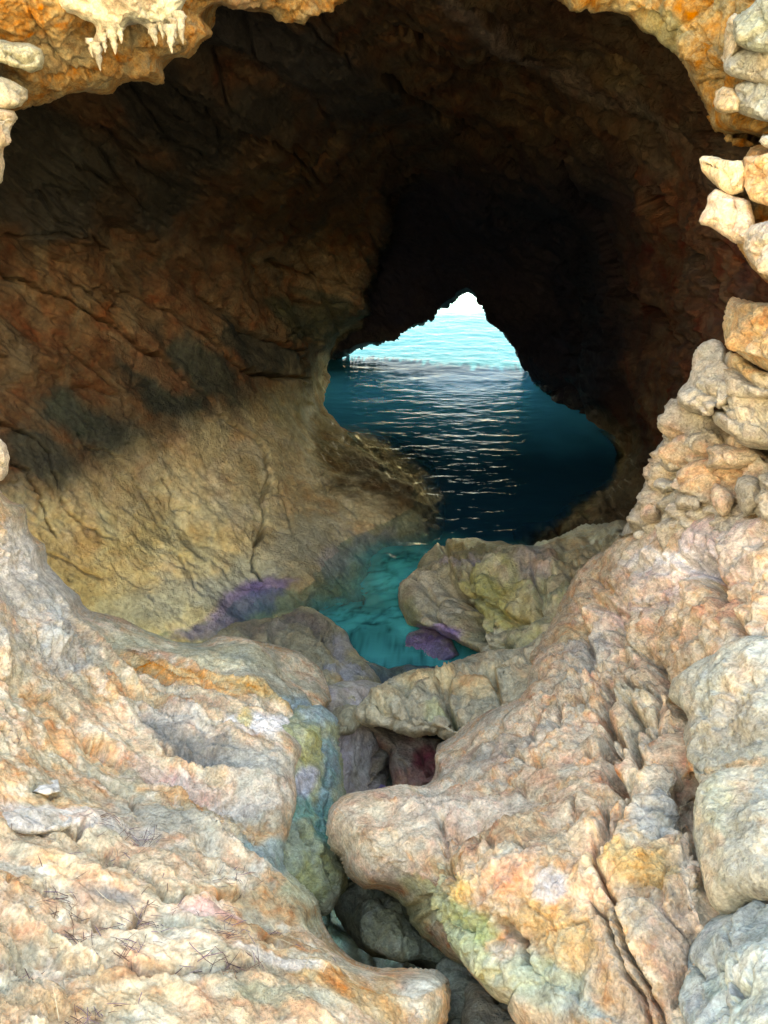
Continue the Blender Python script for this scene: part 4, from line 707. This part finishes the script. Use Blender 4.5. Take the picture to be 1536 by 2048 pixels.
# roof edge, left
crag([(-500, 260), (0, 226), (30, 214), (60, 206), (110, 200), (130, 192), (165, 188), (200, 195), (228, 188), (236, 172), (275, 165), (310, 172), (328, 168), (334, 150), (322, 122), (345, 118), (378, 124), (398, 106), (402, 88), (428, 76), (430, 62), (412, 44),
      (398, 30), (440, 8), (470, 22), (490, 34), (530, 36), (570, 48), (610, 52), (624, 30), (660, 22), (700, 4), (780, -30), (1000, -400), (-500, -500)],
     [(0, 200, 3.9), (200, 180, 4.05), (330, 140, 4.15), (420, 60, 4.3), (600, 30, 4.7), (700, -20, 4.8), (100, 60, 3.6), (300, -50, 3.7), (-400, 100, 3.2), (600, -300, 4.0)],
     ((.34, .20, .075), (.26, .16, .065), (.22, .17, .10)), 180, 'jagged orange lip of the cave roof, top left', name='roof_lip', cat='rock overhang', R=.25, skirt=.5, rw=34, cracks=[([(100, 160), (170, 150), (230, 160)], 5, .08), ([(240, 140), (280, 110), (330, 100)], 5, .08), ([(420, 30), (520, 30), (600, 30)], 6, .05)],
     blobs=[(130, 110, 70, 40, 0, (.34, .28, .17), .8), (470, 15, 60, 20, 0, (.38, .27, .17), .7)])
drip = crag([(100, -200), (112, -10), (118, 16), (150, 26), (165, 40), (190, 52), (186, 78), (181, 100), (190, 112), (197, 104), (205, 84), (222, 66), (236, 80), (250, 70), (262, 42), (290, 58), (302, 74), (316, 60), (330, 72), (346, 58), (358, 40), (364, 18), (380, -10), (392, -200)],
     [(120, 0, 3.45), (240, 0, 3.4), (370, 0, 3.5), (240, 90, 3.55), (190, 110, 3.62), (330, 80, 3.58), (240, -150, 3.2)], ((.50, .52, .43), (.56, .50, .41), (.46, .37, .27)), 181, 'grey white crust with dripping stalactites, top left', name='stalactite_crust', cat='stalactites', rw=16, R=.12, skirt=.3,
     st=[('fbm', .07, 3, 3), ('ridge', .04, 6, 4), ('fbm', .02, 20, 3)], blobs=[(200, 80, 26, 40, 0, (.46, .36, .26), .8), (160, 20, 30, 20, 0, (.70, .56, .40), .7)])
for (sx, sy, ln, wd, lean) in [(192, 98, 34, 11, 0), (180, 90, 18, 9, -1), (203, 80, 18, 10, 2), (221, 58, 40, 16, 0), (240, 70, 12, 8, -2), (303, 62, 22, 12, 3), (337, 62, 34, 12, 0), (345, 50, 20, 10, 1), (357, 36, 40, 13, 1), (322, 58, 14, 9, 0)]:
    D0 = 3.5; nseg, nr = 12, 10; V = []; r_ = np.random.default_rng(int(sx))
    base = world(np.array(float(sx)), np.array(sy - 14.0), np.array(D0)); Lm = (ln + 14) / FPX * D0 * 1.05; Rm = wd / FPX * D0
    for i in range(nseg + 1):
        t = i / nseg; rad = Rm * ((1 - t) ** .8 * (1 + .18 * math.sin(t * 17 + sx))) + .0006
        for j in range(nr):
            a = 2 * math.pi * j / nr; V.append((base[0] + math.cos(a) * rad * (1 + .15 * r_.normal()) + lean / FPX * D0 * t + .002 * math.sin(t * 9 + sx), base[1] + math.sin(a) * rad * (1 + .15 * r_.normal()), base[2] - Lm * t))
    F = [(i * nr + j, i * nr + (j + 1) % nr, (i + 1) * nr + (j + 1) % nr, (i + 1) * nr + j) for i in range(nseg) for j in range(nr)]
    c0 = np.array((.50, .47, .38)); add_mesh('stalactite', V, F, M_near, np.tile(c0 * r_.uniform(.8, 1.05), (len(V), 1)), np.zeros(len(V)), drip)
for k, (po, d0, lb, cl) in enumerate([
   ([(-300, -60), (0, -60), (110, -40), (118, 10), (80, 30), (40, 24), (0, 36), (-300, 60)], 3.5, 'weathered tan block in the top left corner', ((.42, .33, .20), (.48, .40, .27))),
   ([(-300, 60), (0, 72), (26, 80), (56, 82), (84, 96), (92, 118), (86, 140), (64, 152), (30, 140), (0, 130), (-300, 150)], 3.3, 'square cracked grey green block hanging at the left edge under the roof', ((.42, .42, .31), (.50, .46, .34), (.34, .35, .28))),
   ([(-300, 150), (0, 152), (32, 164), (58, 178), (60, 200), (44, 216), (10, 220), (-300, 230)], 3.3, 'rounded cream stone at the left edge below the square block', ((.44, .41, .30), (.52, .46, .34))),
   ([(-300, 215), (0, 214), (30, 218), (40, 236), (24, 262), (26, 284), (10, 300), (14, 330), (6, 366), (-10, 378), (-300, 420)], 3.25, 'thin cream rock strip hanging down the left edge', ((.54, .49, .38), (.46, .37, .25))),
   ([(-200, 860), (0, 876), (14, 890), (22, 918), (20, 948), (8, 964), (-40, 975), (-300, 990)], 3.3, 'pale rounded stone perched at the left edge above the shelf', ((.74, .66, .54), (.66, .60, .50)))]):
    c_ = np.array(po, float); c_ = c_[c_[:, 0] > -50]; x0, y0 = c_.min(0); x1, y1 = c_.max(0)
    crag(po, [(-300, y0, d0 - .3), (x1, y0, d0 + .08), (0, y0, d0), (0, y1, d0), (x1, y1, d0 + .1), (-300, y1, d0 - .3)], cl, 190 + k, lb, name='stone' if k in (2, 4) else 'block', cat='stone' if k in (2, 4) else 'rock block', rw=18, R=.1, skirt=.5,
         st=[('fbm', .03, 4, 3), ('block', .035 if k != 4 else .01, 6), ('flake', .015, 5), ('ridge', .02, 10, 4), ('fissure', .02, 6, .07)], cracks=[([(10, 100), (40, 125), (80, 110)], 4, .05)] if k == 1 else ())
# small stones lying on the shelf
for k, (a, b, r1, r2, lb) in enumerate([(75, 1640, 85, 30, 'long pale grey stone embedded in the left shelf'), (95, 1581, 32, 12, 'small flat grey stone near the left edge of the shelf'), (35, 1812, 40, 14, 'flat mossy stone near the lower left edge of the shelf')]):
    t_ = np.linspace(0, 2 * np.pi, 13)[:-1]; jig = 1 + .12 * kn.normal(size=12).clip(-1, 1)
    g_ = tps([(0, 1300, 3.05), (0, 1600, 2.35), (300, 1650, 2.5), (0, 1900, 1.8), (300, 1900, 1.9), (300, 1400, 3.5)])
    cc = lambda x, y, o=0: (x, y, float(g_(np.array(float(x)), np.array(float(y)))) - .06 + o)
    mass('flat_stone', [(a + r1 * j * math.cos(t), b + r2 * j * math.sin(t)) for t, j in zip(t_, jig)], [cc(a - r1, b - r2), cc(a + r1, b - r2), cc(a - r1, b + r2), cc(a + r1, b + r2)],
       [('fbm', .03, 5, 4), ('block', .03, 7), ('ridge', .008, 18, 3)], ((.60, .58, .54), (.52, .52, .48), (.66, .60, .50)), 200 + k, M_near, lb, 'stone', rw=r2 * .7, R=.05, skirt=.12, amp=1, sc_=3)

# ================================================================== PINE NEEDLES AND TWIGS ON THE SHELF
def surf_point(name, x, y):
    xs, ys, Q, g = SURF[name]; i = int(np.clip(np.searchsorted(ys, y), 1, len(ys) - 2)); j = int(np.clip(np.searchsorted(xs, x), 1, len(xs) - 2))
    if min(g[i, j], g[i + 1, j], g[i, j + 1], g[i - 1, j], g[i, j - 1]) < 0: return None, None
    p = Q[g[i, j]]; n = np.cross(Q[g[i + 1, j]] - Q[g[i - 1, j]], Q[g[i, j + 1]] - Q[g[i, j - 1]]); n = n / (np.linalg.norm(n) + 1e-9)
    if np.dot(n, np.array([0, 0, H]) - p) < 0: n = -n
    return p, n
def needle_mesh(spots, seed, lmin, lmax, rad, name, cols):
    r = np.random.default_rng(seed); V, F, C = [], [], []
    for (surf, x, y, sx, sy, cnt, ang, spread) in spots:
        for _ in range(cnt):
            px_, py_ = x + r.normal() * sx, y + r.normal() * sy
            p, n = surf_point(surf, px_, py_)
            if p is None: continue
            t = np.array([1, 0, 0]) - n * n[0]; t /= np.linalg.norm(t); b = np.cross(n, t)
            a = math.radians(ang + r.normal() * spread); d = t * math.cos(a) + b * math.sin(a); d = d + n * abs(r.normal()) * .12; s = np.cross(d, n)
            L = r.uniform(lmin, lmax); c = p + n * .005; k0 = len(V); bend = r.normal() * .12 * L; R = rad * r.uniform(.6, 1.3)
            for q, tt in enumerate((-.5, -.2, .15, .5)):
                o = c + d * L * tt + s * bend * (tt * tt) + n * .003 * (1 - abs(tt)); rr = R * (1 if q < 3 else .3)
                V += [o + s * rr, o + n * rr, o - s * rr]
            for q in range(3):
                for j in range(3): F.append((k0 + q * 3 + j, k0 + q * 3 + (j + 1) % 3, k0 + q * 3 + 3 + (j + 1) % 3, k0 + q * 3 + 3 + j))
            C += [cols[r.integers(len(cols))]] * 12
    return add_mesh(name, np.array(V), np.array(F), M_plain, np.array(C), np.zeros(len(V)), smooth=False)
M_plain = bpy.data.materials.new('dry_needle'); M_plain.use_nodes = True
_a = M_plain.node_tree.nodes.new('ShaderNodeAttribute'); _a.attribute_name = 'tint'
M_plain.node_tree.links.new(_a.outputs['Color'], M_plain.node_tree.nodes['Principled BSDF'].inputs['Base Color']); M_plain.node_tree.nodes['Principled BSDF'].inputs['Roughness'].default_value = .7
S_ = 'rock_shelf'
sp = [(S_, 215, 1645, 18, 12, 22, 20, 60), (S_, 270, 1665, 22, 12, 22, 30, 40), (S_, 240, 1720, 14, 14, 20, 80, 50), (S_, 470, 1765, 22, 12, 34, 40, 50), (S_, 300, 1670, 14, 8, 18, 40, 30), (S_, 80, 1802, 34, 6, 16, 170, 20), (S_, 125, 1832, 22, 14, 18, 40, 60),
  (S_, 220, 1858, 26, 8, 26, 0, 20), (S_, 290, 1845, 22, 16, 22, 50, 50), (S_, 520, 1850, 30, 12, 12, 60, 60), (S_, 430, 1860, 26, 14, 12, 60, 50), (S_, 150, 1890, 22, 10, 26, 150, 25), (S_, 310, 1885, 24, 12, 16, 10, 40), (S_, 245, 1930, 16, 14, 22, 120, 50),
  (S_, 390, 1965, 30, 8, 34, 5, 30), (S_, 475, 1968, 22, 10, 36, 150, 35), (S_, 180, 2035, 30, 10, 26, 0, 40), (S_, 60, 1668, 30, 10, 14, 160, 40), (S_, 10, 1480, 12, 8, 10, 140, 30), (S_, 450, 1915, 30, 5, 18, 0, 20), (S_, 60, 1935, 26, 10, 8, 0, 40), (S_, 350, 1800, 160, 90, 40, 0, 90)]
tag(needle_mesh(sp, 3, .018, .06, .0010, 'pine_needles', [(.10, .05, .05), (.16, .09, .06), (.14, .09, .14), (.07, .04, .04)]), 'dark fallen pine needles scattered over the shelf', 'pine needles', kind='stuff')
B_ = 'slope_boulder'
tag(needle_mesh([(S_, 400, 1800, 200, 110, 26, 60, 90), (B_, 1370, 1620, 18, 30, 16, 60, 30), (B_, 1130, 1585, 40, 8, 8, 0, 20), (S_, 690, 1950, 30, 14, 6, 70, 20)], 5, .04, .09, .0009, 'dry_grass_stems', [(.66, .56, .38), (.58, .48, .32)]), 'pale dry needle stems caught in hollows of the rock', 'dry stems', kind='stuff')
